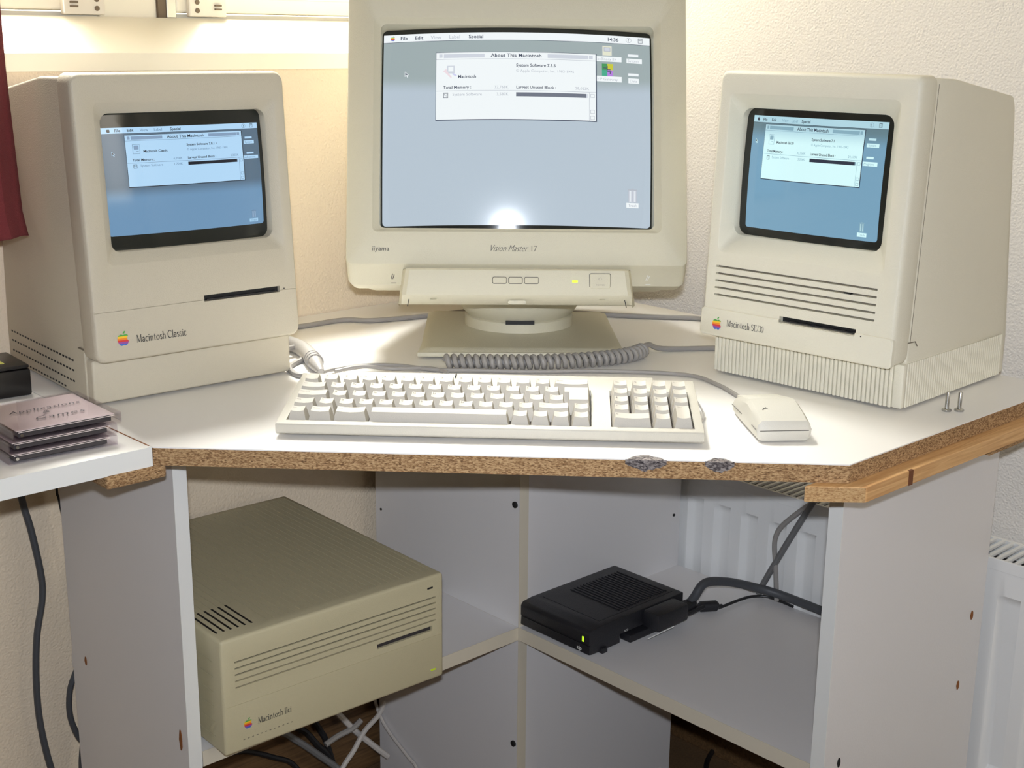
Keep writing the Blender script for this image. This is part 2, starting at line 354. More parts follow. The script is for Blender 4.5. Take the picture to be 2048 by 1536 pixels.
def put_logo(parent, f, h, name='logo'):
    parts = logo_parts(h); b = bmesh.new(); idx = []
    for ci in range(6):
        for p in parts[ci]:
            b.faces.new([b.verts.new(f(*q)) for q in p]).material_index = ci
    me = bpy.data.meshes.new(name); b.to_mesh(me); b.free()
    o = bpy.data.objects.new(name, me); COL.objects.link(o); o.parent = parent
    for i in range(6): me.materials.append(M['logo%d' % i])
    o['label'] = 'small six-colour striped apple emblem with a bite'
    return o

# ================================================================ ROOM (structure)
def roomobj(name, bm, m): o = link(name, bm, m, None, AP, RA, smooth=False); return struct(o)
# local axes: x = r (away from the window wall), y = -l (towards the right wall), z up from the desk top
XW, YW, XE, YE, ZF, ZC = -.345, .44, 3.0, -3.0, -ZD, 1.76
b = bmesh.new()
wz0, wz1, wy0, wy1 = .356, 1.70, -.60, .41      # window opening
box(XW - .28, XW, YE - .25, YW + .2, ZF, wz0, bm=b); box(XW - .28, XW, YE - .25, YW + .2, wz1, ZC, bm=b)
box(XW - .28, XW, YE - .25, wy0, wz0, wz1, bm=b); box(XW - .28, XW, wy1, YW + .2, wz0, wz1, bm=b)
roomobj('wall_left', b, 'wallL')
roomobj('wall_right', box(XW, XE + .2, YW, YW + .2, ZF, ZC), 'wallR')
roomobj('wall_front', box(XW - .28, XE + .2, YE - .25, YE, ZF, ZC), 'wallR')
b = bmesh.new(); box(XE, XE + .2, YE, -.25, ZF, ZC, bm=b); box(XE, XE + .2, .30, YW, ZF, ZC, bm=b); box(XE, XE + .2, -.25, .30, ZF, .1, bm=b); box(XE, XE + .2, -.25, .30, 1.3, ZC, bm=b)
roomobj('wall_back', b, 'wallR')
roomobj('floor', box(XW - .28, XE + .2, YE - .25, YW + .2, ZF - .1, ZF), 'carpet')
roomobj('ceiling', box(XW - .28, XE + .2, YE - .25, YW + .2, ZC, ZC + .1), 'ceil')
# window: sloping ledge, front strip, frame, two sashes, fittings
w = roomobj('window_1', prism([(XW + .001, wz0), (XW + .001, wz0 + .003), (XW - .10, .4025), (XW - .12, .4025), (XW - .12, wz0)], lambda x, z: (x, wy0, z), lambda x, z: (x, wy1, z)), 'frame')
w['label'] = 'white painted sloping window ledge above the beige wall, blown out by daylight'
def wpart(name, bm, m, label=None): return link(name, bm, m, w, label=label, smooth=False)
wpart('ledge_strip', box(XW, XW + .006, wy0 - .04, wy1 + .04, .338, .3595, .001), 'frame')
wpart('frame_rail', box(XW - .20, XW - .12, wy0, wy1, wz0, .408), 'frame')
wpart('frame_jamb', box(XW - .20, XW - .12, wy0, wy0 + .05, .408, wz1), 'frame')
wpart('frame_jamb', box(XW - .20, XW - .12, wy1 - .05, wy1, .408, wz1), 'frame')
wpart('frame_head', box(XW - .20, XW - .12, wy0, wy1, wz1 - .05, wz1), 'frame')
wpart('center_post', box(XW - .20, XW - .112, -.318, -.2366, .402, wz1 - .05, .002), 'frame')
wpart('gasket_strip', box(XW - .19, XW - .108, -.2366, -.2255, .4025, wz1 - .05), 'frameshade', 'grey rubber gasket')
wpart('locking_strip', box(XW - .19, XW - .106, -.2255, -.211, .4025, wz1 - .05, .001), 'metal', 'grey metal locking strip')
for y0, y1 in ((wy0 + .05, -.318), (-.211, wy1 - .05)):
    b = bmesh.new(); box(XW - .17, XW - .108, y0, y1, .410, .432, .003, bm=b); box(XW - .17, XW - .108, y0, y1, wz1 - .11, wz1 - .05, .003, bm=b)
    box(XW - .17, XW - .108, y0, y0 + .04, .432, wz1 - .11, bm=b); box(XW - .17, XW - .108, y1 - .04, y1, .432, wz1 - .11, bm=b)
    s = wpart('sash', b, 'frame')
    link('pane', box(XW - .145, XW - .139, y0 + .04, y1 - .04, .432, wz1 - .11), 'glass', w, smooth=False)
for s, ya, yb in ((1, -.372, -.315), (-1, -.196, -.139)):
    b = prism([(ya, .4045), (yb, .4045), (yb, .431), (ya, .431)] if s > 0 else [(ya, .4045), (yb, .4045), (yb, .431), (ya, .431)], lambda y, z: (XW - .108, y, z), lambda y, z: (XW - .099, y, z), .002)
    wpart('corner_fitting', b, 'hinge')
    yh = yb - .012 if s > 0 else ya + .012
    for z in (.4125, .4235): wpart('screw_head', lathe_y(yh, z) if False else prism(arc(yh, z, .0032, .0032, 0, 330, 11), lambda y, z: (XW - .0995, y, z), lambda y, z: (XW - .0975, y, z)), 'frameshade')
    yc = ya + .014 if s > 0 else yb - .014
    for z in (.4135, .4185): wpart('latch_bar', box(XW - .1, XW - .096, yc - .005, yc + .005, z, z + .0022), 'frameshade')
# added unseen opening behind the camera, put in for fill daylight
w2 = roomobj('fill_window', box(XE + .06, XE + .12, -.25, .30, .1, .13), 'frame')
link('frame_rail', box(XE + .06, XE + .12, -.25, .30, 1.26, 1.3), 'frame', w2, smooth=False)
link('frame_post', box(XE + .06, XE + .12, 0, .05, .13, 1.26), 'frame', w2, smooth=False)

# ================================================================ DESK
def rbox(name, x0, x1, y0, y1, z0, z1, m, parent=None, bev=0.0, label=None): return link(name, box(x0, x1, y0, y1, z0, z1, bev), m, parent, label=label, smooth=False)
desk = thing('corner_desktop', 'large white corner desktop with a raw chipboard edge carrying the computers', 'desk', AP, RA)
TK = .0185
poly = [(.074, -.5545), (.548, -.097), (.548, .335), (XW + .002, .335), (XW + .002, -.5545)]
core_t = .0012
# front edge with two chipped bites: polygon with notches
def fe(t, d=0.0):
    ax, ay, bx, by = .074, -.5545, .548, -.097; L = math.hypot(bx - ax, by - ay); nx, ny = -(by - ay) / L, (bx - ax) / L
    return (ax + (bx - ax) * t + nx * d, ay + (by - ay) * t + ny * d)
def te(px): return (px - 303) / (1700 - 303) * 1.0
edge = [(0.0, 0)]
random.seed(3)
def bite(a, b_, depth, n=9):
    for i in range(n + 1):
        u = i / n; edge.append((te(a + (b_ - a) * u), depth * (math.sin(PI * u) ** .7) * random.uniform(.75, 1.1) if 0 < i < n else 0.0))
bite(1262, 1336, .016); bite(1420, 1470, .011)
edge.append((1.0, 0))
top = [fe(t, d) for t, d in edge] + poly[2:]
link('laminate_top', prism(top, lambda x, y: (x, y, -core_t), lambda x, y: (x, y, 0.0)), 'whitetop', desk, smooth=False)
b = prism(poly, lambda x, y: (x, y, -TK), lambda x, y: (x, y, -core_t)); link('chipboard_core', b, 'chip', desk, smooth=False, label='rough brown chipboard core showing at the cut edge')
for a, c, dp in ((1258, 1340, .0175), (1416, 1474, .012)):
    b = bmesh.new(); rows = []
    for j in range(4):
        rows.append([b.verts.new((*fe(te(a + (c - a) * i / 12), -.0006 + dp * j / 3 * math.sin(PI * i / 12) ** .7), -core_t + .0002 + random.uniform(0, .0007))) for i in range(13)])
    for A, B in zip(rows, rows[1:]):
        for i in range(12): b.faces.new((A[i], A[i + 1], B[i + 1], B[i]))
    r2 = [b.verts.new((*fe(te(a + (c - a) * i / 12), -.0008), -core_t - .0035 - .007 * math.sin(PI * i / 12) * random.uniform(.7, 1.1))) for i in range(13)]
    for i in range(12): b.faces.new((rows[0][i], rows[0][i + 1], r2[i + 1], r2[i]))
    link('chipped_edge', b, 'chipdark', desk, smooth=False, label='dark splintered chip in the desk edge')
wing = thing('side_desktop', 'white desk board with white front edge joining the corner desk on the left', 'desk', AP, RA)
rbox('board', XW + .002, .072, -1.6, -.5555, -TK, 0, 'whitetop', wing)
rbox('edge_band', .072, .0745, -1.6, -.5555, -TK - .001, 0.0002, 'bandwhite', wing)
rbox('glue_stain', -.02, .069, -.5565, -.5552, -.001, .0003, 'rust', wing)
rbox('chipboard_block', .03, .078, -.605, -.543, -TK - .0135, -TK - .0005, 'chip', None, .003)
blk = bpy.data.objects['chipboard_block']; blk.location = AP; blk.rotation_euler = (0, 0, RA); tag(blk, 'rough chipboard block screwed under the joint of the two desk boards', 'wood block')
# side support for the far end of the side desk (outside the frame)
sp = rbox('desk_leg_panel', XW + .05, .04, -1.58, -1.562, ZF, -TK, 'white'); sp.location = AP; sp.rotation_euler = (0, 0, RA); tag(sp, 'white panel carrying the far left end of the side desk', 'panel')

# panels under the desk
def panel(name, label, x0, x1, y0, y1, z0, z1, front, band='band'):
    t = thing(name, label, 'panel', AP, RA)
    if front == 'x': rbox('board', x0, x1 - .001, y0, y1, z0, z1, 'white', t); rbox('edge_band', x1 - .001, x1, y0, y1, z0, z1, band, t)
    else: rbox('board', x0, x1, y0 + .001, y1, z0, z1, 'white', t); rbox('edge_band', x0, x1, y0, y0 + .001, z0, z1, band, t)
    return t
lp = panel('desk_side_panel', 'white side panel under the left of the corner desk, rust stains on its outer face', XW + .062, 0, -.496, -.480, ZF, -TK, 'x', 'bandwhite')
rp = panel('desk_side_panel', 'tall white side panel under the right of the corner desk beside the radiator', .467, .484, 0, .33, ZF, -TK, 'y', 'bandwhite')
def stain(parent, axis, r, l, z, w, h, m='rust', out=.0006):
    k = 10; pts = [(w / 2 * math.cos(2 * PI * i / k) * (1 + .2 * math.sin(3 * i)), h / 2 * math.sin(2 * PI * i / k)) for i in range(k)]
    if axis == 'l': bm = prism(pts, lambda a, c: (r + a, -l, z + c), lambda a, c: (r + a, -l - out, z + c))
    elif axis == 'r': bm = prism(pts, lambda a, c: (r, -l + a, z + c), lambda a, c: (r + out, -l + a, z + c))
    return bm
link('screw_stain', stain(lp, 'l', -.2452, .4961, -.3613, .005, .012), 'rust', lp); link('rust_stain', stain(lp, 'l', -.0158, .4961, -.3717, .006, .026), 'rust', lp)
for l, z in ((-.3022, -.2947), (-.2849, -.3825), (-.0291, -.3876)): link('screw_stain', stain(rp, 'r', .4841, l, z, .006, .012), 'rust' if l < -.1 else 'dark', rp)
def column(name, label, z0, z1):
    t = thing(name, label, 'support', AP, RA)
    rbox('left_face', -.313, -.0006, 0, .016, z0, z1, 'white', t); rbox('edge_band', -.0006, 0, 0, .016, z0, z1, 'band', t, label='cream edge strip')
    rbox('right_face', -.016, -.0006, .0162, .33, z0, z1, 'white', t)
    rbox('rear_face', -.313, -.017, .314, .33, z0, z1, 'white', t)
    return t
SZ = -.3858; ST = .0185
cu_ = column('corner_column', 'white boxed column standing on the shelf in the corner under the desktop', SZ, -TK)
cl_ = column('corner_column', 'white boxed column on the floor carrying the shelf corner', ZF, SZ - ST)
link('screw', lathe([(.0045, 0), (.0045, .002), (.003, .003)], 12), 'dark', cu_, (-.0085, 0, -.2132)).rotation_euler = (PI / 2, 0, 0)
link('screw_hole', lathe([(.002, 0), (.002, .001)], 10), 'dark', cu_, (-.300, 0, -.2990)).rotation_euler = (PI / 2, 0, 0)
link('screw_hole', lathe([(.0022, 0), (.0022, .001)], 10), 'dark', cu_, (-.0006, .3158, -.3026)).rotation_euler = (0, PI / 2, 0)
link('screw', lathe([(.0045, 0), (.0045, .002), (.003, .003)], 12), 'dark', cl_, (-.007, 0, -.5619)).rotation_euler = (PI / 2, 0, 0)
def shelf(label, x0, x1, y0, y1, fx):
    t = thing('shelf_board', label, 'shelf', AP, RA)
    if fx == 'x': rbox('board', x0, x1 - .0008, y0, y1, SZ - ST, SZ, 'white', t); rbox('edge_band', x1 - .0008, x1, y0, y1, SZ - ST, SZ, 'band', t)
    else: rbox('board', x0, x1, y0 + .0008, y1, SZ - ST, SZ, 'white', t); rbox('edge_band', x0, x1, y0, y0 + .0008, SZ - ST, SZ, 'band', t)
shelf('white left shelf under the desk carrying the desktop computer case', XW + .02, 0, -.479, -.0005, 'x')
shelf('white right shelf under the desk carrying the black drive', XW + .02, .4665, 0, .33, 'y')
# pine batten along the right desk edge
bt = thing('pine_batten', 'pine batten fixed under the right edge of the corner desk', 'batten', AP, RA)
b = prism([(.525, -.134), (.5655, -.0945 + .002), (.5655, .34), (.525, .34)], lambda x, y: (x, y, -TK - .0155), lambda x, y: (x, y, -TK - .0003), .0008)
link('batten', b, 'pine', bt, smooth=False)
link('end_grain', prism([(.5262, -.1342), (.5650, -.0940)], lambda x, y: (x, y, 0), lambda x, y: (x, y, 1)) if False else flat([[(0, -.0152), (1, -.0152), (1, -.0008), (0, -.0008)]], lambda u, z: (.5262 + .0388 * u, -.1337 + .0402 * u - .0006, -TK + z)), 'pineend', bt, smooth=False)
link('sliver', box(.5635, .5663, -.020, -.013, -TK - .0154, -TK - .0002), 'darkwood', bt, smooth=False, label='dark brown sliver across the batten')  # plain dark brown box set across the batten face
bk = rbox('bracket_strip', .53, .5605, .15, .33, -TK - .022, -TK - .016, 'chip'); bk.location = AP; bk.rotation_euler = (0, 0, RA); tag(bk, 'short dark chipboard strip under the pine batten', 'wood strip')

# ================================================================ RADIATOR
rad = thing('radiator', 'white ribbed panel radiator with a slatted top on the right wall', 'radiator', rl(0, 0, 0), RA)
rx0, rx1, ry, rz1, rz0 = -.30, 1.05, .345, -.232, -.56
xs = [rx0]; 
k = -6
prof = []
while True:
    e = .0317 + .0492 * k
    if e > rx1 - .02: break
    if e > rx0 + .05:
        for dx, d in ((-.0335, 0), (-.030, .0), (-.0235, .0075), (-.0195, .009), (-.003, .009), (-.0012, .0082), (.0, .0)): prof.append((e + dx, d))
    k += 1
prof = [(rx0, 0)] + prof + [(rx1, 0)]
zs = [(rz1, 0), (rz1 - .0135, 0), (rz1 - .0142, 0), (-.2765, 0), (-.2795, .35), (-.284, .8), (-.290, 1), (rz0 + .05, 1), (rz0 + .04, 0), (rz0, 0)]
b = bmesh.new(); rows = []
for z, kf in zs: rows.append([b.verts.new((x, ry + d * kf, z)) for x, d in prof])
for A, B in zip(rows, rows[1:]):
    for i in range(len(prof) - 1): b.faces.new((A[i], A[i + 1], B[i + 1], B[i]))
link('front_panel', b, 'radiator', rad)
rbox('upper_rim', rx0, rx1, ry - .0008, ry + .003, rz1 - .0145, rz1 + .0004, 'radiator', rad, .0006)
rbox('rear_panel', rx0, rx1, ry + .066, ry + .072, rz0, rz1, 'radiator', rad)
rbox('convector_core', rx0 + .01, rx1 - .01, ry + .01, ry + .06, rz0 + .02, rz1 - .02, 'radin', rad)
for x in (rx0, rx1 - .012): rbox('end_cap', x, x + .012, ry + .002, ry + .070, rz0 + .01, rz1, 'radiator', rad)
for x in (rx0 + .25, rx1 - .25): rbox('wall_bracket', x, x + .03, ry + .072, YW - .0005, rz0 + .05, rz1 - .05, 'radiator', rad)
sl = box(-.0022, .0022, 0, .066, -.0035, 0); slm = bpy.data.meshes.new('grille_slat'); sl.to_mesh(slm); sl.free(); slm.materials.append(M['radiator'])
x = rx0 + .02
while x < rx1 - .015:
    o = bpy.data.objects.new('grille_slat', slm); COL.objects.link(o); o.parent = rad; o.location = (x, ry + .002, rz1 + .0002); x += .0118

# ================================================================ screens
class Scr:
    """picture tube area: x0,x1,z0,z1 in local coords, W x H pixels; pos(x,z,lift)->3D"""
    def __init__(s, x0, x1, z0, z1, W, H, pos, parent, mats): s.__dict__.update(x0=x0, x1=x1, z0=z0, z1=z1, W=W, H=H, pos=pos, parent=parent, mats=mats, bags={})
    def f(s, u, v, lift): return s.pos(s.x0 + (s.x1 - s.x0) * u / s.W, s.z1 - (s.z1 - s.z0) * v / s.H, lift)
    def rect(s, u0, v0, u1, v1, m, layer=1, n=None):
        nx = n or max(1, int(abs(u1 - u0) / 22)); ny = n or max(1, int(abs(v1 - v0) / 22))
        for i in range(nx):
            for j in range(ny):
                a, c = u0 + (u1 - u0) * i / nx, u0 + (u1 - u0) * (i + 1) / nx; d, e = v0 + (v1 - v0) * j / ny, v0 + (v1 - v0) * (j + 1) / ny
                s.bags.setdefault((m, layer), []).append([(a, d), (a, e), (c, e), (c, d)])
    def poly(s, p, m, layer=1): s.bags.setdefault((m, layer), []).append(p)
    def text(s, u, v, t, size=12, m='black', bold=0.0, layer=3, xs=1.0, right=False, center=False):
        P = text2d(t, size, bold, 0, xs)
        w_ = twidth(P) if P else 0; u = u - w_ if right else (u - w_ / 2 if center else u)
        for p in P: s.bags.setdefault((m, layer), []).append([(u + x, v - y) for x, y in p][::-1])
    def flush(s, names):
        for (m, layer), P in s.bags.items():
            b = flat(P, lambda u, v: s.f(u, v, .00012 * layer + .0004))
            nm = names.get(m, 'screen_marks')
            link(nm, b, s.mats[m], s.parent, smooth=False, kind='stuff')
def desktop(S, W, H, win, o):
    """menu bar, About window, icons; all positions in screen pixels"""
    k = o['k']
    S.rect(0, 0, W, o['mb'], 'white', 1)
    S.rect(0, o['mb'], W, o['mb'] + 1, 'black', 2)
    fb = o['mb'] - 5; bold = .018
    for u, t, g in o['menus']: S.text(u, fb, t, 12.5 * k, 'grey' if g else 'black', bold if not g else 0)
    x0, y0, x1, y1 = win
    S.rect(x0 - 1, y0 - 1, x1 + 2.5, y1 + 2.5, 'black', 1); S.rect(x0, y0, x1, y1, 'white', 2)
    tb = 17 * o['ks']
    S.rect(x0, y0 + tb, x1, y0 + tb + 1, 'grey', 3)
    tc = (x0 + x1) / 2
    for a, c in ((x0 + 18, tc - 75), (tc + 75, x1 - 18)): S.rect(a, y0 + 4, c, y0 + tb - 3, 'stripe', 3)
    S.rect(x0 + 7, y0 + 4, x0 + 15, y0 + tb - 4, 'stripe', 3); S.rect(x1 - 16, y0 + 4, x1 - 7, y0 + tb - 4, 'stripe', 3)
    S.text(tc, y0 + tb - 4, 'About This Macintosh', 13.5, o['tm'], .015, 4, center=True)
    X = lambda d: x0 + d
    Y = o['Y']
    S.text(X(52), Y[0], o['name'], 10.5, 'black', .02); S.text(X(190), Y[1], o['sys'], 10.5, 'black', .02)
    S.text(X(190), Y[2], '\u00a9 ' + o['cop'], 9.6, 'grey', .0)
    S.text(X(17), Y[3], 'Total Memory :', 10.5, 'black', .02); S.text(X(172), Y[3], o['tot'], 10, 'grey', 0, right=True)
    S.text(X(190), Y[3], 'Largest Unused Block :', 10.2, 'black', .02); S.text(X(364), Y[3], o['lub'], 10, 'grey', 0, right=True)
    S.rect(x0, Y[4], x1, Y[4] + 1, 'grey', 3)
    S.text(X(39), Y[5], 'System Software', 10.4, 'grey', 0); S.text(X(172), Y[5], o['used'], 10, 'grey', 0, right=True)
    S.rect(X(190), Y[4] + 5, X(357), Y[4] + 15, o['bar'], 3); S.rect(X(357), Y[4] + 5, X(360), Y[4] + 15, 'stripe', 3)
    sx = x1 - 15
    S.rect(sx - 1, Y[4], sx, y1, 'grey', 3)
    for yy in (Y[4] + 2, y1 - 30, y1 - 15):
        S.rect(sx + 2, yy + 3, sx + 12, yy + 4, 'grey', 4); S.rect(sx + 2, yy + 11, sx + 12, yy + 12, 'grey', 4); S.rect(sx + 2, yy + 3, sx + 3, yy + 12, 'grey', 4); S.rect(sx + 11, yy + 3, sx + 12, yy + 12, 'grey', 4)
    # little computer icons
    def mac(u, v, w_, h_, m='grey', inner='stripe'):
        S.rect(u, v, u + w_, v + h_, m, 3); S.rect(u + 1, v + 1, u + w_ - 1, v + h_ - 1, 'white', 4)
        S.rect(u + w_ * .18, v + h_ * .12, u + w_ * .82, v + h_ * .52, m, 5); S.rect(u + w_ * .18 + 1, v + h_ * .12 + 1, u + w_ * .82 - 1, v + h_ * .52 - 1, inner, 6)
        S.rect(u + w_ * .5, v + h_ * .7, u + w_ * .82, v + h_ * .74, m, 5)
    if not o.get('color'): mac(X(20), Y[0] - 26, 22, 30)
    else:
        S.rect(X(26), Y[0] - 32, X(44), Y[0] - 12, 'stripe', 3); S.rect(X(29), Y[0] - 29, X(41), Y[0] - 17, 'white', 4)
        S.poly([(X(16), Y[0] - 18), (X(24), Y[0] - 24), (X(30), Y[0] - 12), (X(38), Y[0] - 2), (X(34), Y[0] - 1), (X(24), Y[0] - 12)], 'pink', 3)
        S.poly([(X(40), Y[0] - 13), (X(50), Y[0] - 7), (X(46), Y[0] - 4), (X(38), Y[0] - 10)], 'violetpale', 4)
    mac(X(18), Y[5] - 8, 11, 13, 'black', 'white')
    # menu bar right side
    u, v = o['help'], o['mb'] / 2
    S.poly([(u + 7 * math.cos(2 * PI * i / 12), v - 7 * math.sin(2 * PI * i / 12)) for i in range(12)][::-1], 'grey', 2); S.poly([(u + 6 * math.cos(2 * PI * i / 12), v - 6 * math.sin(2 * PI * i / 12)) for i in range(12)][::-1], 'white', 3)
    S.text(u - 2.6, v + 4.4, '?', 11.5, 'black', .01, 4)
    mac(o['appi'], v - 7, 11, 13, 'black', 'white')
    # menu logo
    for ci, ps in logo_parts(13.0).items():
        for p in ps: S.poly([(o['logo'] + x, v + 6 - y) for x, y in p], ('lg%d' % ci) if o.get('color') else 'black', 2)
    # arrow pointer
    u, v = o['cur']; S.poly([(u, v), (u, v + 14), (u + 3.4, v + 10.8), (u + 5.8, v + 16), (u + 8, v + 15), (u + 5.8, v + 10), (u + 10, v + 10)], 'white', 2); S.poly([(u + 1, v + 2.4), (u + 1, v + 11.2), (u + 3.6, v + 8.8), (u + 6.4, v + 14), (u + 4.6, v + 9), (u + 7.6, v + 9)], 'black', 3)
    for (a, c, t, x2, lab) in o['drives']:
        S.rect(a, c, a + 27, c + 7.5, 'grey', 1); S.rect(a + .8, c + .8, a + 26.2, c + 6.7, 'white', 2)
        S.rect(t[0], t[1], t[2], t[3], 'white', 1); S.text(x2, t[3] - 2.6, lab, 9.6, 'grey', 0, 3)
    a, c, e, f_ = o['trash']
    S.rect(a, c + 3, e, f_, 'grey', 2); S.rect(a + 1, c + 4, e - 1, f_ - 1, 'stripe', 3); S.rect(a - 1.5, c + 1, e + 1.5, c + 3.4, 'grey', 3); S.rect((a + e) / 2 - 2.5, c - 1, (a + e) / 2 + 2.5, c + 1, 'grey', 3)
    for i in range(1, 4): S.rect(a + (e - a) * i / 4 - .5, c + 5, a + (e - a) * i / 4 + .9, f_ - 2, 'white' if i != 2 else 'grey', 4)
    a, c, e, f_ = o['trl']; S.rect(a, c, e, f_, 'white', 1); S.text((a + e) / 2, f_ - 2.6, 'Trash', 9.4, 'grey', 0, 3, center=True)
NAMES = {'white': 'white_area', 'black': 'black_text', 'grey': 'grey_text', 'stripe': 'title_stripes'}
def dense(P, L):
    out = []
    for i in range(len(P)):
        a, c = P[i], P[(i + 1) % len(P)]; n = max(1, int(math.hypot(c[0] - a[0], c[1] - a[1]) / L))
        out += [(a[0] + (c[0] - a[0]) * j / n, a[1] + (c[1] - a[1]) * j / n) for j in range(n)]
    return out
SCL = (1, .92, .84, .76, .68, .6, .52, .44, .36, .28, .2, .12, .03)
def tube_face(x0, x1, z0, z1, r, pos, nx=16):
    """curved glass: rounded rectangle fan grid"""
    cx, cz = (x0 + x1) / 2, (z0 + z1) / 2; loops = []
    for s in SCL:
        loops.append([pos(cx + (x - cx) * s, cz + (z - cz) * s, 0) for x, z in dense(rrect(x0, x1, z0, z1, r, 6), .012)])
    return loft(loops, cap1=True)

# ================================================================ compact computers
def compact(kind):
    cl = kind == 'classic'
    if cl:
        t = thing('compact_computer', 'beige all-in-one computer left of the big monitor, narrow floppy slot and plain smooth base', 'computer', (-.3333, 1.4045, 0), .7107)
        m = 'classic'; lean = .0236 / .343; zb, zt = .0495, .3432; hw = .1222; yb = .0235; dep = .279; topback = .3185; hwf, hwb = .1195, .1135
        rc = (-.0995, .1075, .1505, .3135); gl = (-.0905, .0995, .1620, .3028); gd = .0085; gr = .009; mats = ('c',)
    else:
        t = thing('compact_computer', 'pale all-in-one computer right of the big monitor with ribbed base and slotted front', 'computer', (.3038, 1.4198, 0), -.7737)
        m = 'se'; lean = .0188 / .348; zb, zt = .0515, .3485; hw = .1222; yb = .0345; dep = .272; topback = .3235; hwf, hwb = .1205, .1235
        rc = (-.1065, .1015, .1485, .3235); gl = (-.1015, .0855, .1663, .3080); gd = .0198; gr = .011
    yf = lambda z, d=0.0: lean * z + d
    def ring(x0, x1, z0, z1, r, d, k=5): return [(x, yf(z, d), z) for x, z in rrect(x0, x1, z0, z1, r, k)]
    rO = .010 if cl else .008
    loops = [ring(-hw + .0012, hw - .0012, zb + .001, zt - .001, rO, .034), ring(-hw, hw, zb, zt, rO, .030), ring(-hw, hw, zb, zt, rO, .007)]
    fr = .0035 if cl else .0042
    for a in (.3, .6, .85, 1.0): loops.append(ring(-hw + fr * (1 - math.cos(a * PI / 2)), hw - fr * (1 - math.cos(a * PI / 2)), zb + fr * (1 - math.cos(a * PI / 2)), zt - fr * (1 - math.cos(a * PI / 2)), rO, .007 - .007 * math.sin(a * PI / 2)))
    rr = .005 if cl else .0065
    loops.append(ring(rc[0] - .0012, rc[1] + .0012, rc[2] - .0012, rc[3] + .0012, rr + .001, 0)); loops.append(ring(*rc, rr, .0008))
    loops.append(ring(gl[0] - .0008, gl[1] + .0008, gl[2] - .0008, gl[3] + .0008, gr, gd - .0006)); loops.append(ring(*gl, gr, gd + .0006)); loops.append(ring(*gl, gr, .034))
    bz = loft(loops, wrap=True)
    C = bmesh.new()
    if cl:
        box(-.2, .2, -.02, .0085, .1028, .1035, bm=C)        # seam line across the front
        slot = (.0045, .0985, .1012, .1080)
    else:
        for i in range(5): box(-.107, .0975, -.02, .020, .1315 - i * .0081 - .0011, .1315 - i * .0081 + .0011, bm=C)
        slot = (-.0175, .0775, .0800, .0868)
    box(slot[0], slot[1], -.02, .026, slot[2], slot[3], bm=C)
    me = cut(bz, C); link('front_bezel', me, m, t)
    box_ = box(slot[0] - .001, slot[1] + .001, .012, .0265, slot[2] - .001, slot[3] + .001); link('floppy_slot', box_, 'dark', t, label='dark floppy disk slot')
    link('slot_shutter', box(slot[0] + .004, slot[1] - .004, .0085, .0115, slot[2] + .001, slot[2] + .0022), 'blackplastic', t)
    if cl:
        link('eject_hole', box(.1035, .1048, yf(.104) - .0003, .012, .1040, .1053), 'dark', t); link('seam_line', box(-.121, .0040, .0071 + .0025, .0098, .1026, .1037), 'seam', t)
    else:
        link('eject_hole', box(.0843, .0857, yf(.082) - .0024, .012, .0800, .0813), 'dark', t)
        for i in range(5): link('vent_slot', box(-.1075, .098, .012, .0195, .1315 - i * .0081 - .0013, .1315 - i * .0081 + .0013), 'seam', t)
        link('vent_light', box(.0585, .0665, .0065, .0125, .1315 - .0081 - .0010, .1315 - .0081 + .0010), 'dark', t)
        # chin standing proud below the step line, opening kept for the slot
        ch = loft([[(x, yf(z, d), z) for x, z in rrect(-hw + i, hw - i, zb + i, .0832 - i * .3, .004, 3)] for d, i in ((.004, 0), (-.0008, 0), (-.0022, .0015))], cap0=True, cap1=True)
        me = cut(ch, box(slot[0], slot[1], -.02, .03, .0795, .09)); link('lower_bezel', me, m, t)
    # rear housing: side profile swept across the width, tapering to the back
    yt = yf(zt) + .0345
    if cl: prof = [(yb, .0025), (yb, zb + .0005), (.0385, zb + .0005), (yt, zt - .0045), (yt + .06, zt - .0055), (dep - .02, topback), (dep - .006, topback - .012), (dep, .05), (dep, .0025)]
    else: prof = [(yb, .0025), (yb, zb + .0005), (.039, zb + .0005), (yt, zt - .0025), (yt + .05, zt - .0045), (dep - .022, topback), (dep - .016, topback - .012), (dep, .05), (dep, .0025)]
    hwy = lambda y: hwf + (hwb - hwf) * (y - yb) / (dep - yb)
    hs = prism(prof, lambda y, z: (-hwy(y) + (.0045 if cl else .004) * max(0, z - .1) / .24 * (y / .28), y, z), lambda y, z: (hwy(y) - (.0045 if cl else .012) * max(0, z - .1) / .24 * (y / .28), y, z), .003, 3)
    link('rear_housing', hs, m, t)
    if not cl:
        # vertical ribs round the base: zig-zag outline extruded
        def rib_strip(p0, p1, n, out, name):
            b = bmesh.new(); P0, P1 = Vector(p0), Vector(p1); d = P1 - P0; nrm = Vector((d.y, -d.x)).normalized() * out; lo = []; hi = []
            pts = []
            for i in range(n):
                for u, h_ in ((.0, 0), (.10, .0), (.16, .8), (.3, 1), (.72, 1), (.86, .8), (.92, 0)): pts.append(P0 + d * ((i + u) / n) + nrm * h_)
            pts.append(P1)
            for p in pts: lo.append(b.verts.new((p.x, p.y, .0028))); hi.append(b.verts.new((p.x, p.y, zb - .0005)))
            for i in range(len(pts) - 1): b.faces.new((lo[i], lo[i + 1], hi[i + 1], hi[i]))
            tp = b.verts.new((*(P0 - nrm * 1.0), zb - .0005)); tq = b.verts.new((*(P1 - nrm * 1.0), zb - .0005)); b.faces.new(hi + [tq, tp])
            return link(name, b, m, t, smooth=False)
        rib_strip((-.1165, yb), (.1105, yb), 44, .0038, 'front_ribs'); rib_strip((.1212, yb + .006), (.1243, dep - .012), 44, .0010, 'side_ribs')
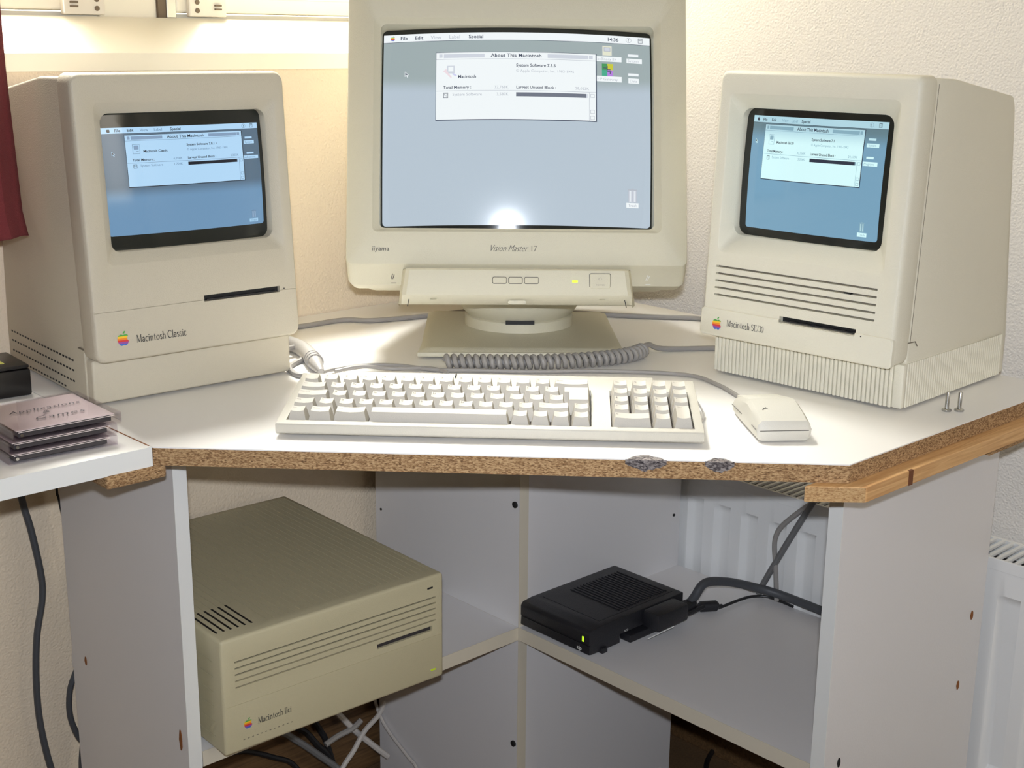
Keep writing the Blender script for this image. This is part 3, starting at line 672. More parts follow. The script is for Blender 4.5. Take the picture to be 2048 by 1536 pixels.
        link('base_corner', box(.1105, .1222, yb - .0028, yb + .005, .0028, zb - .0006, .0018), m, t)
        link('base_corner', box(-.1215, -.1170, yb - .0028, yb + .005, .0028, zb - .0006, .0012), m, t)
        # seam on the visible side
        link('side_seam', tube([(.12255, yf(z) + .0345 + .0006, z) for z in (.075, .15, .25, .34)], .00028, 5, 1), 'seam', t)
        link('latch_mark', tube([(.1215, .030, .0745), (.1216, .052, .0735), (.1216, .057, .0680)], .0006, 5, 1), 'seam', t)
    else:
        b = bmesh.new()
        for row, z in enumerate((.0412, .0300, .0180, .0055 + .002)):
            n = 22
            for i in range(n - 3 if row == 3 else n):
                y = .0775 + (.262 - .0775) * (i + (3 if row == 3 else 0)) / (n - 1); x = -hwy(y)
                box(x - .00035, x + .003, y - .0021, y + .0021, z - .0009, z + .0009, bm=b)
        link('side_vents', b, 'dark', t, kind='stuff')
        link('side_step', box(-.1208, -.1190, .0375, .0545, .0585, .0600, .0003), 'seam', t)
        link('side_ridge', tube([(-.1195, .040, z) for z in (.004, .03, .057)], .0012, 6, 1), m, t)
    for x in (-.09, .09):
        for y in (.06, .24): link('rubber_foot', lathe([(.007, 0), (.007, .004)], 12, x, y), 'rubber', t)
    # picture tube
    cx, cz = (gl[0] + gl[1]) / 2, (gl[2] + gl[3]) / 2
    pos = lambda x, z, lift: (x, yf(z, gd + .0045) + .55 * ((x - cx) ** 2 + (z - cz) ** 2) - .0005 - lift, z)
    scr = link('picture_tube', tube_face(gl[0] - .004, gl[1] + .004, gl[2] - .004, gl[3] + .004, .010, pos), 'glassdark', t, label='curved dark glass picture tube')
    if cl:
        z0, z1 = .2135, .2285
        A = dict(bg=((86, 108, 128), (108, 146, 180)), white=((176, 214, 244), (160, 202, 232)), black=((22, 24, 36), (26, 30, 44)), grey=((104, 132, 164), (100, 134, 166)), stripe=((130, 156, 186), (130, 156, 186)))
        im = (-.0880, .0948, .1770, .2878); rd = .004
    else:
        z0, z1 = .270, .290
        A = dict(bg=((100, 128, 138), (118, 160, 186)), white=((176, 214, 226), (214, 250, 252)), black=((44, 50, 66), (44, 50, 66)), grey=((128, 164, 184), (132, 170, 188)), stripe=((134, 172, 188), (134, 172, 188)))
        im = (-.0922, .0750, .1753, .3000); rd = .004
    for kx, (a, c) in A.items(): M[kind + kx] = screenmat(kind + '_screen_' + kx, a, c, z0, z1)
    mats = {kx: kind + kx for kx in A}
    S = Scr(im[0], im[1], im[2], im[3], 512, 342, pos, scr, mats)
    P = dense(rrect(0, 512, 0, 342, 9, 4), 24)
    loops = [[S.f(256 + (u - 256) * s, 171 + (v - 171) * s, .0003) for u, v in P] for s in SCL]
    link('lit_picture', loft(loops, cap1=True), mats['bg'], scr)
    x0 = 71 if cl else 54
    o = dict(k=1, ks=1, mb=18.5 if cl else 20, tm='black', bar='black', menus=[(43 - (0 if cl else 3), 'File', 0), (80 - (0 if cl else 4), 'Edit', 0), (119, 'View', 1), (162 - (0 if cl else 6), 'Label', 1), (213 - (0 if cl else 16), 'Special', 0)],
             Y=[80, 65, 80, 107, 112, 125], name='Macintosh Classic' if cl else 'Macintosh SE/30', sys='System Software 7.0.1 \u2022' if cl else 'System Software 7.1', cop='Apple Computer, Inc. 1983-1991' if cl else 'Apple Computer, Inc. 1983-1992',
             tot='4,096K' if cl else '32,768K', lub='2,302K' if cl else '29,679K', used='1,704K' if cl else '3,056K', help=462 if cl else 454, appi=484 if cl else 479, logo=25 if cl else 21, cur=(28, 74) if cl else (17, 68),
             drives=[(462, 45, (458, 58, 495, 69), 461, 'System'), (464, 96, (453.5, 108, 506, 119), 455, 'pplications')] if cl else [(449, 47, (445, 62, 488, 73), 451, 'System'), (448, 99, (438.5, 114, 489, 126), 442, 'Programs')],
             trash=(469, 293, 484, 319) if cl else (448, 288, 464, 316), trl=(460, 322, 491, 333) if cl else (441, 319, 474, 331))
    desktop(S, 512, 342, (x0, 25, x0 + 380, 188), o); S.flush(NAMES)
    # printed name and emblem
    d0 = -.0004 if cl else -.0026
    face = lambda ox, oz: (lambda u, v: (ox + u, yf(oz + v, d0), oz + v))
    if cl: put_logo(t, face(-.0915, .0665), .0155); s, wd = serif_text('Macintosh Classic'); sc_ = .0575 / wd; ox, oz = -.0772, .0678; sv = .0185
    else: put_logo(t, face(-.0980, .0595), .0150); s, wd = serif_text('Macintosh SE/30'); sc_ = .0500 / wd; ox, oz = -.0848, .0655; sv = .0165
    link('name_lettering', flat([[(x * sc_, y * sv * .62) for x, y in p] for p in s], face(ox, oz)), 'printdark', t, smooth=False)
compact('classic'); compact('se')

# ================================================================ big monitor
mon = thing('computer_monitor', 'large beige tube monitor on a swivel stand in the middle of the desk', 'monitor', (.0042, 1.5661, 0), .0201)
ct, stt = math.cos(.3158), math.sin(.3158)
def TM(x, u, n): return (x, u * stt - n * ct, .1638 + u * ct + n * stt)      # n = towards the viewer
def mring(x0, x1, u0, u1, r, n, k=5): return [TM(x, u, n) for x, u in rrect(x0, x1, u0, u1, r, k)]
ou = (-.2025, .2025, -.046, .302)
loops = [mring(-.2, .2, -.064, .300, .012, -.07), mring(-.2005, .2005, -.0675, .302, .010, -.045)]
loops += [mring(-.2015, .2015, -.0665, .303, .009, -.020), mring(-.2025, .2025, -.047, .303, .009, -.005), mring(-.2018, .2018, -.0452, .3015, .008, -.0012), mring(-.200, .200, -.0435, .300, .007, 0)]
loops += [mring(-.1715, .1715, -.0058, .2535, .006, 0), mring(-.1705, .1705, -.0048, .2522, .006, -.001), mring(-.1655, .1655, -.0020, .2480, .006, -.0058), mring(-.1637, .1637, -.0002, .2462, .007, -.0065), mring(-.1637, .1637, -.0002, .2462, .007, -.046)]
loops += [mring(-.19, .19, -.04, .28, .007, -.07)]
link('front_bezel', loft(loops, wrap=True), 'monitor', mon)
lp_ = [mring(-.1985, .1985, -.062, .298, .012, -.055), mring(-.196, .196, -.060, .296, .02, -.12), mring(-.168, .168, -.030, .280, .03, -.20), mring(-.125, .125, .015, .25, .03, -.29), mring(-.105, .105, .03, .225, .03, -.36), mring(-.09, .09, .045, .21, .03, -.37)]
link('rear_housing', loft(lp_, cap0=True, cap1=True), 'monitor', mon)
# control bulge
def cring(hwt, hwb_, n, ut, ub): return None
pr = [(-.0495, .0015), (-.0505, .0105), (-.0530, .0135), (-.0815, .0150), (-.0835, .0140), (-.0915, .0020), (-.0915, -.006), (-.085, -.03)]
secs = []
for u, n in pr:
    f_ = (u + .0495) / (-.042); hwx = .1345 + .0055 * f_
    secs.append([TM(x, u, nn) for x, nn in ((-hwx, min(n, -.004)), (-hwx + .004, n - .004 if n > 0 else n), (-hwx + .009, n), (hwx - .009, n), (hwx - .004, n - .004 if n > 0 else n), (hwx, min(n, -.004)))])
b = bmesh.new(); V = [[b.verts.new(p) for p in s] for s in secs]
back = [[b.verts.new(TM(x, u, -.03)) for x in (-.14 if True else 0, .14)] for u, n in pr]
for i in range(len(V) - 1):
    for j in range(5): b.faces.new((V[i][j], V[i][j + 1], V[i + 1][j + 1], V[i + 1][j]))
    b.faces.new((V[i][0], V[i + 1][0], back[i + 1][0], back[i][0])); b.faces.new((V[i][5], back[i][1], back[i + 1][1], V[i + 1][5]))
b.faces.new([*V[0], back[0][1], back[0][0]]); b.faces.new([*V[-1], back[-1][1], back[-1][0]])
link('control_panel', b, 'monitor', mon)
def mface(n): return lambda x, u: TM(x, u, n)
def nface(u): return .0135 + (u + .053) / (-.0285) * .0015
def mbut(name, x0, x1, u0, u1, label=None, m='monitor'):
    n0 = nface((u0 + u1) / 2)
    link('button_gap', loft([[TM(x, u, n0 + dn) for x, u in rrect(x0 - .0007, x1 + .0007, u0 - .0007, u1 + .0007, .002, 3)] for dn in (-.001, .00035)], cap0=True, cap1=True), 'print', mon)
    return link(name, loft([[TM(x, u, n0 + dn) for x, u in rrect(x0 + i, x1 - i, u0 + i, u1 - i, .0016, 3)] for dn, i in ((-.001, 0), (.0008, 0), (.0014, .0006))], cap0=True, cap1=True), m, mon, label=label)
for x0, x1 in ((-.0285, -.0128), (-.0097, .0058), (.0089, .0248)): mbut('push_button', x0, x1, -.0685, -.0615)
mbut('power_button', .0853, .1092, -.0742, -.0568, 'square power button')
link('power_mark', flat([thick(a, c, .0005) for a, c in zip(arc(.0972, -.0630, .0016, .0016, -50, 230), arc(.0972, -.0630, .0016, .0016, -50, 230)[1:])] + shift(text2d('POWER', .0030), .0922, -.0712), mface(.0158)), 'printpale', mon, smooth=False)
link('power_light', loft([[TM(x, u, n) for x, u in rrect(.0645, .0710, -.0672, -.0645, .0005, 2)] for n in (.0120, .0151)], cap0=True, cap1=True), 'led', mon, label='glowing green power light')
for x in (-.098, .100): link('dial_dimple', lathe([(.004, 0), (.003, .0008)], 12), 'monitor', mon, TM(x, -.087, .0095))
link('knob', loft([[TM(x, u, n) for x, u in rrect(-.0105, .0105, -.0925, -.0885, .0018, 3)] for n in (.003, .0115)], cap0=True, cap1=True), 'monitor', mon)
for s in (-1, 1): link('panel_gap', flat([thick((s * .1265, -.0865), (s * .1285, -.0955), .0009)], mface(.0090)), 'dark', mon, smooth=False)
s_ = text2d('iiyama', .0105, .012, .10, 1.0, 1.08); k = .0205 / twidth(s_)
link('maker_lettering', flat([[(x * k + -.1715, y * .75 - .0285) for x, y in p] for p in s_], mface(.0003)), 'print', mon, smooth=False)
s_ = text2d('Vision Master', .0112, -.004, .5, .82); k = .047 / twidth(s_)
s2 = text2d('17', .0102, -.006, 0, .8)
link('model_lettering', flat([[(x * k - .0335, y - .0285) for x, y in p] for p in s_] + shift(s2, .0155, -.0285), mface(.0003)), 'print', mon, smooth=False)
for s, x in ((1, -.1495), (-1, .1545)):
    link('side_symbol', flat([thick((x, -.0600), (x + .002, -.0545), .0009), thick((x + .002, -.0600), (x + .004, -.0555), .0009), thick((x, -.0645), (x + .006, -.0645), .0007)], lambda x, u: TM(x, u, -.0205 + (u + .0665) * .76 + .0009)), 'print' if s > 0 else 'bandwhite', mon, smooth=False)
# swivel foot
link('base_plate', prism([(-.1205, .012), (.1345, .012), (.1305, .262), (-.1065, .262)], lambda x, y: (x, y, .0025), lambda x, y: (x, y, .0085), .0018), 'monitor', mon)
link('base_slope', loft([[(x, y, z) for x, y in rrect(-.117 + i, .131 - i * .95, .016 + i, .258 - i, .008, 4)] for z, i in ((.0083, 0), (.0115, .006), (.0118, .012))], cap0=True, cap1=True), 'monitor', mon)
for x in (-.1, .11):
    for y in (.03, .24): link('rubber_foot', lathe([(.006, 0), (.006, .003)], 10, x, y), 'rubber', mon)
rcx, rcy = .0075, .178
link('swivel_ring', lathe([(.0725, .0116), (.0722, .0245), (.069, .0262)], 48, rcx, rcy), 'monitor', mon)
link('swivel_bowl', lathe([(.060, .0250), (.0690, .0258), (.0750, .0320), (.0800, .0400), (.0825, .0500), (.082, .066), (.06, .09), (.05, .105)], 48, rcx, rcy), 'monitor', mon)
link('swivel_notch', box(rcx - .0185, rcx + .0185, rcy - .0738, rcy - .06, .0240, .0285), 'dark', mon, label='dark notch in the swivel ring')
link('neck', loft([[(rcx + x, rcy + y, z) for x, y in rrect(-.07, .07, -.05, .09, .02, 4)] for z in (.085, .135)], cap0=True, cap1=True), 'monitor', mon)
# picture
posm = lambda x, z, lift: TM(x, z, -.0050 - .67 * (x * x + (z - .123) ** 2) + lift)
scr = link('picture_tube', tube_face(-.168, .168, -.0045, .2505, .008, posm), 'glassdark', mon, label='slightly curved glass picture tube with dark border')
A = dict(bg=((158, 172, 174), (182, 196, 208)), white=((240, 246, 248), (240, 246, 248)), black=((70, 78, 98), (70, 78, 98)), grey=((180, 186, 196), (180, 186, 196)), stripe=((206, 212, 222), (206, 212, 222)), bar=((112, 118, 132), (112, 118, 132)), pink=((236, 220, 226), (236, 220, 226)), violetpale=((206, 208, 240), (206, 208, 240)), gr=((70, 150, 90), (70, 150, 90)), ye=((200, 200, 60), (200, 200, 60)), te=((70, 170, 140), (70, 170, 140)), vi=((180, 130, 220), (180, 130, 220)), beige=((226, 228, 206), (226, 228, 206)))  # background tones carry room reflection haze, stronger in the lower part
for i, c in enumerate(LOGO): A['lg%d' % i] = (c, c)
for kx, (a, c) in A.items(): M['mon' + kx] = screenmat('monitor_screen_' + kx, a, c, .315, .335, .15)
mats = {kx: 'mon' + kx for kx in A}
S = Scr(-.1618, .1618, .0055, .2400, 640, 480, posm, scr, mats)
P = dense(rrect(0, 640, 0, 480, 9, 4), 24)
link('lit_picture', loft([[S.f(320 + (u - 320) * s, 240 + (v - 240) * s, .0003) for u, v in P] for s in SCL], cap1=True), mats['bg'], scr)
o = dict(k=1.02, ks=1, mb=20, tm='black', bar='bar', color=True, menus=[(40, 'File', 0), (75, 'Edit', 0), (113, 'View', 1), (157, 'Label', 1), (204, 'Special', 0), (535, '14:36', 0)],
         Y=[118, 89, 103, 145, 150, 163], name='Macintosh', sys='System Software 7.5.5', cop='Apple Computer, Inc. 1983-1995', tot='32,768K', lub='28,023K', used='3,587K', help=588, appi=611, logo=22, cur=(52, 97),
         drives=[(585, 46, (582, 58, 620, 70), 585, 'System'), (585, 96, (586, 109, 612, 122), 589, 'Data')], trash=(586, 386, 606, 419), trl=(581, 420, 611, 432))
desktop(S, 640, 480, (127, 52, 507, 222), o)
S.rect(523, 28, 547, 54, 'grey', 2); S.rect(524, 29, 546, 53, 'beige', 3); S.rect(527, 32, 543, 43, 'grey', 4); S.rect(528.5, 33.5, 541.5, 41.5, 'stripe', 5); S.rect(509.5, 56, 570, 69, 'white', 1); S.text(511, 66, 'acBinary II+', 9.8, 'grey', 0)
S.rect(522, 75, 535, 91, 'gr', 2); S.rect(535, 75, 549, 91, 'ye', 2); S.rect(522, 91, 535, 107, 'te', 2); S.rect(535, 91, 549, 107, 'vi', 2)
S.rect(525, 85, 535, 87, 'black', 3); S.rect(534, 80, 536, 92, 'black', 3); S.rect(535, 94, 545, 96, 'black', 3); S.rect(541, 94, 543, 101, 'black', 3); S.rect(536, 89, 543, 91, 'black', 3)
S.rect(509.5, 107, 570, 121, 'white', 1); S.text(511, 118, 'cIP Gateway', 9.8, 'grey', 0)
S.flush(NAMES)

# ================================================================ keyboard
kb = thing('keyboard', 'off-white keyboard with number pad in front of the monitor', 'keyboard', (-.0225, 1.2333, 0), -.0451)
KW, KD, KF, KB = .209, .1423, .0150, .0305
zd = lambda y: KF + (KB - KF) * y / KD
case = prism([(.0035, .003), (0, .0055), (0, KF - .0012), (.0015, KF), (KD - .003, KB), (KD, KB - .003), (KD, .006), (KD - .01, .003)], lambda y, z: (-KW, y, z), lambda y, z: (KW, y, z), .0012, 2)
U = (2 * KW - .019) / 20; X0 = -KW + .0095; Y0 = .0095; RP = .0192
C = bmesh.new()
def well(x0, x1, y0, y1):
    t = prism([(y0, zd(y0) - .006), (y0, .06), (y1, .06), (y1, zd(y1) - .006)], lambda y, z: (x0, y, z), lambda y, z: (x1, y, z)); add(C, t)
well(X0 - .0005, X0 + 15 * U + .0005, Y0 - .0005, Y0 + 5 * RP + .0005); well(X0 + 16 * U - .0005, X0 + 20 * U + .0005, Y0 - .0005, Y0 + 5 * RP + .0005)
link('case', cut(case, C), 'kbcase', kb)
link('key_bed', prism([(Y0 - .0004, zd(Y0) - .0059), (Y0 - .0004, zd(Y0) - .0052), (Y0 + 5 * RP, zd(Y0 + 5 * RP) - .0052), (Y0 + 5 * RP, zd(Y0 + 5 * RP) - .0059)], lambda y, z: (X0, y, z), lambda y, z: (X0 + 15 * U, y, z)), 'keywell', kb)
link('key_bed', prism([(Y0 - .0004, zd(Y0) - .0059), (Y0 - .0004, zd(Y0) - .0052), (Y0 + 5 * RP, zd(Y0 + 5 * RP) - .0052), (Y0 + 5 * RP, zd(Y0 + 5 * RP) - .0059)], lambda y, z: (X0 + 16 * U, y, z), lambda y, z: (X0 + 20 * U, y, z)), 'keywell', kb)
link('back_ledge', prism([(KD - .004, .012), (KD - .004, KB - .0010), (KD + .006, KB + .0005), (KD + .009, KB - .002), (KD + .009, .012)], lambda y, z: (-KW + .04, y, z), lambda y, z: (KW - .0425, y, z), .0012), 'kbcase', kb)
link('cable_socket', box(KW - .001, KW + .0012, .110, .122, .012, .021, .0005), 'print', kb)
for x in (-.17, .17): link('rubber_foot', box(x - .02, x + .02, .016, .026, .0, .0034), 'kbcase', kb)
for x in (-.17, .17): link('tilt_foot', box(x - .012, x + .012, KD - .02, KD - .008, .0, .0034), 'kbcase', kb)
_km = {}
def keymesh(w_, d_, row):
    k_ = (round(w_, 4), round(d_, 4), row)
    if k_ in _km: return _km[k_]
    g = .00060; ti, tf, tb = .0029, .0044, .0024; hgt = .0096 + .0012 * (4 - min(row, 4)); dish = .0011
    x0, x1, y0, y1 = g, w_ - g, g, d_ - g; tl = .0005      # top plane rises to the back
    b = bmesh.new(); base = [b.verts.new(p) for p in ((x0, y0, -.0035), (x1, y0, -.0035), (x1, y1, -.0035), (x0, y1, -.0035))]
    n = 4; fr_, bk_ = [], []
    for i in range(n + 1):
        u = i / n; xx = x0 + ti + (x1 - x0 - 2 * ti) * u; dz = -dish * math.sin(PI * u) if w_ < .1 else 0
        if row == 9: dz = 0
        fr_.append(b.verts.new((xx, y0 + tf, hgt + dz - tl * .5))); bk_.append(b.verts.new((xx, y1 - tb, hgt + dz + tl * .8)))
    for i in range(n): b.faces.new((fr_[i], fr_[i + 1], bk_[i + 1], bk_[i]))
    b.faces.new([base[0], base[1]] + fr_[::-1]); b.faces.new([base[2], base[3]] + bk_)
    b.faces.new((base[1], base[2], bk_[-1], fr_[-1])); b.faces.new((base[3], base[0], fr_[0], bk_[0]))
    bmesh.ops.recalc_face_normals(b, faces=b.faces[:])
    me = bpy.data.meshes.new('key'); b.to_mesh(me); b.free(); finish(me, True, 28); me.materials.append(M['key']); _km[k_] = (me, hgt, y1 - tb); return _km[k_]
SL = math.atan2(KB - KF, KD)
def key(u, row, w_=1.0, h_=1, legend=None, name='key'):
    me, hg, yb_ = keymesh(w_ * U, h_ * RP, 9 if w_ > 4 else row)
    y = Y0 + (4 - row - (h_ - 1)) * RP
    o = bpy.data.objects.new(name, me); COL.objects.link(o); o.parent = kb; o.location = (X0 + u * U, y, zd(y) - .0012); o.rotation_euler = (SL, 0, 0)
    if legend:
        P = text2d(legend, .0040 if len(legend) == 1 else .0026)
        dy = h_ * RP - .0078
        lg = link('legend', flat(shift(P, .0045, dy), lambda x, y_: (x, y_, hg + .0004 - .0011 * math.sin(PI * min(1, max(0, (x - .0035) / (w_ * U - .007)))) * (1 if w_ < 4 else 0) - .00025 + .00065 * ((y_ - .0056) / (h_ * RP - .0088)))), 'print', o, smooth=False)
    return o
for i, c in enumerate('`1234567890-='): key(i, 0, 1, 1, c)
key(13, 0, 2, 1, 'delete'); key(0, 1, 1.5, 1, 'tab')
for i, c in enumerate('QWERTYUIOP[]'): key(1.5 + i, 1, 1, 1, c)
key(0, 2, 1.75, 1, 'caps lock')
for i, c in enumerate("ASDFGHJKL;'\\"): key(1.75 + i, 2, 1, 1, c)
key(0, 3, 1.25, 1, 'shift')
for i, c in enumerate('<ZXCVBNM,./'): key(1.25 + i, 3, 1, 1, c)
key(12.25, 3, 1.75, 1, 'shift'); key(14, 3, 1, 1, '^')
key(0, 4, 1, 1, 'ctrl'); key(1, 4, 1.25, 1, 'option'); key(2.25, 4, 1.75, 1, 'cmd'); key(4, 4, 7, 1, None, 'space_bar')
for i, c in enumerate('^<>v'[:4]): key(11 + i, 4, 1, 1, None)
# L-shaped return key
outl = [(0, RP), (0, 2 * RP), (1.5 * U, 2 * RP), (1.5 * U, 0), (.25 * U, 0), (.25 * U, RP)]
ins = [(.0030, .0050), (.0030, -.0026), (-.0030, -.0026), (-.0030, .0050), (.0030, .0050), (.0030, .0050)]
gin = [(.0004, .0004), (.0004, -.0004), (-.0004, -.0004), (-.0004, .0004), (.0004, .0004), (.0004, .0004)]
b = loft([[(x + a, y + c, -.0035) for (x, y), (a, c) in zip(outl, gin)], [(x + a, y + c, ( .0118 + y * .03)) for (x, y), (a, c) in zip(outl, ins)]], cap0=True, cap1=True)
rk = link('return_key', b, 'key', kb); y = Y0 + 2 * RP; rk.location = (X0 + 13.5 * U, y, zd(y) - .0012); rk.rotation_euler = (SL, 0, 0)
pad = [['clear', '=', '/', '*'], ['7', '8', '9', '-'], ['4', '5', '6', '+'], ['1', '2', '3', None]]
for r_, row in enumerate(pad):
    for c_, g in enumerate(row):
        if g: key(16 + c_, r_, 1, 1, g)
key(16, 4, 2, 1, '0'); key(18, 4, 1, 1, '.'); key(19, 3, 1, 2, 'enter')
# icon strip at the back of the case
zz = lambda x, y: (x, y, zd(y) + .0003)
link('strip_mark', flat([thick((-.150, KD - .012), (-.147, KD - .010), .001), thick((-.146, KD - .012), (-.143, KD - .010), .001), thick((-.078, KD - .011), (-.074, KD - .011), .0014)], zz), 'print', kb, smooth=False)
link('strip_mark', flat([thick((-.122, KD - .012), (-.117, KD - .011), .0024)], zz), 'logo0', kb, smooth=False)
link('strip_slot', box(-.0445, -.0435, KD - .009, KD + .004, KB - .003, KB + .0016), 'dark', kb)

# ================================================================ mouse
ms = thing('mouse', 'small angular off-white mouse to the right of the keyboard', 'mouse', (.2405, 1.2415, 0), .085)
mw_, ml = .0535, .108
def msec(y, zt_, zs, i=0.0):      # cross-section loop: bottom, side seam, top edge
    c = .0025
    return [(i + c, y, .0015), (mw_ - i - c, y, .0015), (mw_ - i, y, .004), (mw_ - i + .0008, y, zs), (mw_ - i - .0008, y, zt_ - .004), (mw_ - i - .0045, y, zt_), (i + .0045, y, zt_), (i + .0008, y, zt_ - .004), (i - .0008, y, zs), (i, y, .004)]
ys = [(.0, .0180, .0115, .0030), (.0014, .0196, .0118, .0006), (.0022, .0212, .012, 0), (.02, .0256, .012, 0), (.044, .0300, .012, 0), (.05, .0302, .012, 0), (.07, .0268, .012, 0), (.095, .0212, .011, .001), (.1055, .0180, .010, .002), (.108, .0140, .008, .005)]
link('body', loft([msec(*a) for a in ys], cap0=True, cap1=True), 'mouse', ms)
def msx(y): return -.0004 if .005 < y < .09 else .0008
sm = [(mw_ + .0009, .060, .0122), (mw_ + .0009, .0030, .0120), (mw_ - .0028, -.0001, .0116), (.0028, -.0001, .0116), (-.0009, .0030, .0120), (-.0009, .020, .0122)]
link('seam_line', tube(sm, .00042, 5, 1), 'print', ms)
link('button', prism([(.0, .058), (.0, .104), (mw_, .104), (mw_, .058)], lambda x, y: (.005 + x * .81, y, .015), lambda x, y: (.005 + x * .81, y, .0302 - (y - .05) * .195 + .0006), .001), 'mouse', ms)
link('button_seam', tube([(-.0009, .060, .0122), (-.0009, .100, .0115)], .0004, 5, 1), 'print', ms)
link('emblem', flat([thick((.0105, .0235), (.0125, .0270), .0012), thick((.0125, .0270), (.0160, .0262), .0010), thick((.0135, .0270), (.0150, .0292), .0008)], lambda x, y: (x, y, .0256 + (y - .02) * .183 + .0003)), 'print', ms, smooth=False)
for x in (.012, .042):
    for y in (.015, .095): link('glide_pad', box(x - .005, x + .005, y - .003, y + .003, 0, .0018), 'mouse', ms)
# cables on the desk
def cable(name, pts, r, m, label, n=8, sub=6, cat='cable'):
    return tag(link(name, tube(pts, r, n, sub), m), label, cat)
Z = .0028
cable('mouse_cable', [(.2590, 1.3500, .010), (.2560, 1.3720, .0045), (.2500, 1.3990, Z), (.2330, 1.4560, Z), (.2010, 1.5000, Z), (.1034, 1.5135, Z), (.02, 1.5075, Z), (-.045, 1.5110, Z), (-.0906, 1.5120, Z), (-.135, 1.5310, Z), (-.176, 1.5300, Z), (-.208, 1.5050, .004), (-.2190, 1.4860, .005)], .0024, 'cable', 'thin grey mouse cable running behind the keyboard')
cable('keyboard_cable', [(-.075, 1.5000, Z), (-.100, 1.5200, Z), (-.140, 1.5060, Z + .002), (-.176, 1.5130, Z + .003), (-.206, 1.4950, .004)], .0024, 'cable', 'short thin grey lead lying between mouse cable and keyboard back')
# coiled lead
cp = [(-.0800, 1.5235), (.02, 1.5250), (.09, 1.5400), (.14, 1.5660), (.1620, 1.5960)]
def cpt(t):
    t *= len(cp) - 1; i = min(int(t), len(cp) - 2); f = t - i
    p0, p1, p2, p3 = [Vector(cp[max(0, min(len(cp) - 1, j))]) for j in (i - 1, i, i + 1, i + 2)]
    return .5 * ((2 * p1) + (p2 - p0) * f + (2 * p0 - 5 * p1 + 4 * p2 - p3) * f * f + (3 * p1 - p0 - 3 * p2 + p3) * f ** 3)
turns = 31; pts = []; cr_ = .0066; wr = .0033; _n = 400; _q = [cpt(i / _n) for i in range(_n + 1)]; _cl = [0]
for i in range(_n): _cl.append(_cl[-1] + (_q[i + 1] - _q[i]).length)
def upar(t):
    import bisect
    return min(1, bisect.bisect_left(_cl, t * _cl[-1]) / _n)
for i in range(turns * 14 + 1):
    t = upar(i / (turns * 14)); c0 = cpt(t); d = (cpt(min(1, t + .01)) - cpt(max(0, t - .01))).normalized(); a = 2 * PI * i / 14; s = Vector((-d.y, d.x)); rr_ = cr_
    pts.append((c0.x + s.x * rr_ * math.cos(a), c0.y + s.y * rr_ * math.cos(a), cr_ + wr + rr_ * math.sin(a)))
tail = [(.170, 1.615, .012), (.19, 1.628, .004), (.2566, 1.6380, .003), (.30, 1.640, .003)]
b = tube(pts, wr, 8, 1); tube([pts[-1]] + tail, wr, 8, 6, bm=b)
tag(link('coiled_cable', b, 'cable'), 'grey coiled keyboard lead lying between monitor stand and keyboard', 'cable')
cable('monitor_cable', [(-.310, 1.728, .0035), (-.283, 1.7440, .0035), (-.245, 1.779, .0035), (-.2241, 1.7885, .0035), (-.19, 1.786, .0035), (-.1161, 1.8230, .0035), (-.06, 1.86, .0035)], .0034, 'cable', 'grey cable lying behind the left computer towards the monitor back')
cable('power_cable', [(.06, 1.86, .0035), (.1517, 1.8360, .0035), (.2100, 1.8270, .0035), (.2606, 1.8200, .0035), (.30, 1.79, .0035)], .0034, 'cable', 'grey cable lying behind the monitor towards the right computer')
cable('adapter_plug', [(-.290, 1.622, .012), (-.2797, 1.6110, .0105), (-.2621, 1.5920, .0095), (-.2440, 1.5520, .0095), (-.2290, 1.5060, .0090), (-.2200, 1.4800, .0075)], lambda t: .0095 if t < .72 else .0095 - .0062 * (t - .72) / .28, 'cable', 'thick pale grey sleeved plug end emerging from behind the left computer', 14, 8, 'plug')
for i in range(4):
    pass
rb = bpy.data.objects['adapter_plug']
for i, (a, c) in enumerate(((.86, .0), (.90, 0), (.94, 0))):
    p0 = Vector((-.2440, 1.5520, .0095)); p1 = Vector((-.2250, 1.4960, .0090)); q = p0.lerp(p1, (.30, .46, .62)[i]); d = (p1 - p0).normalized()
    link('grip_ring', tube([q - d * .0012, q + d * .0012], .0103, 16, 1), 'cable', rb)
cable('loop_cable', [(-.275, 1.575, .012), (-.2633, 1.5900, .010), (-.2535, 1.5700, .006), (-.2529, 1.5530, .004), (-.2600, 1.5360, .003), (-.2630, 1.5150, .003), (-.2560, 1.4950, .003), (-.2470, 1.4800, .003), (-.2340, 1.4720, .004)], .0034, 'cable', 'looped grey cable at the foot of the left computer')
cable('keyboard_side_lead', [(.1875, 1.3430, .0165), (.1925, 1.3460, .015), (.197, 1.3400, .010), (.2000, 1.3280, .004), (.1960, 1.3100, .002), (.188, 1.298, .002)], .0011, 'cablewhite', 'thin pale lead curling from the right side of the keyboard', 6)

# ================================================================ small things on the desk
for i, (x, y) in enumerate(((.4641, 1.3629), (.4776, 1.3634))):
    s = tag(link('machine_screw', lathe([(.0048, 0), (.0052, .0008), (.0052, .0022), (.0042, .003), (.0022, .0031), (.0022, .0200), (.0016, .0212)], 16), 'metal', None, (x, y, 0)), ['small steel screw standing head down, nearer the right computer', 'small steel screw standing head down, nearer the desk edge'][i], 'screw', 'two steel screws standing beside the right computer')
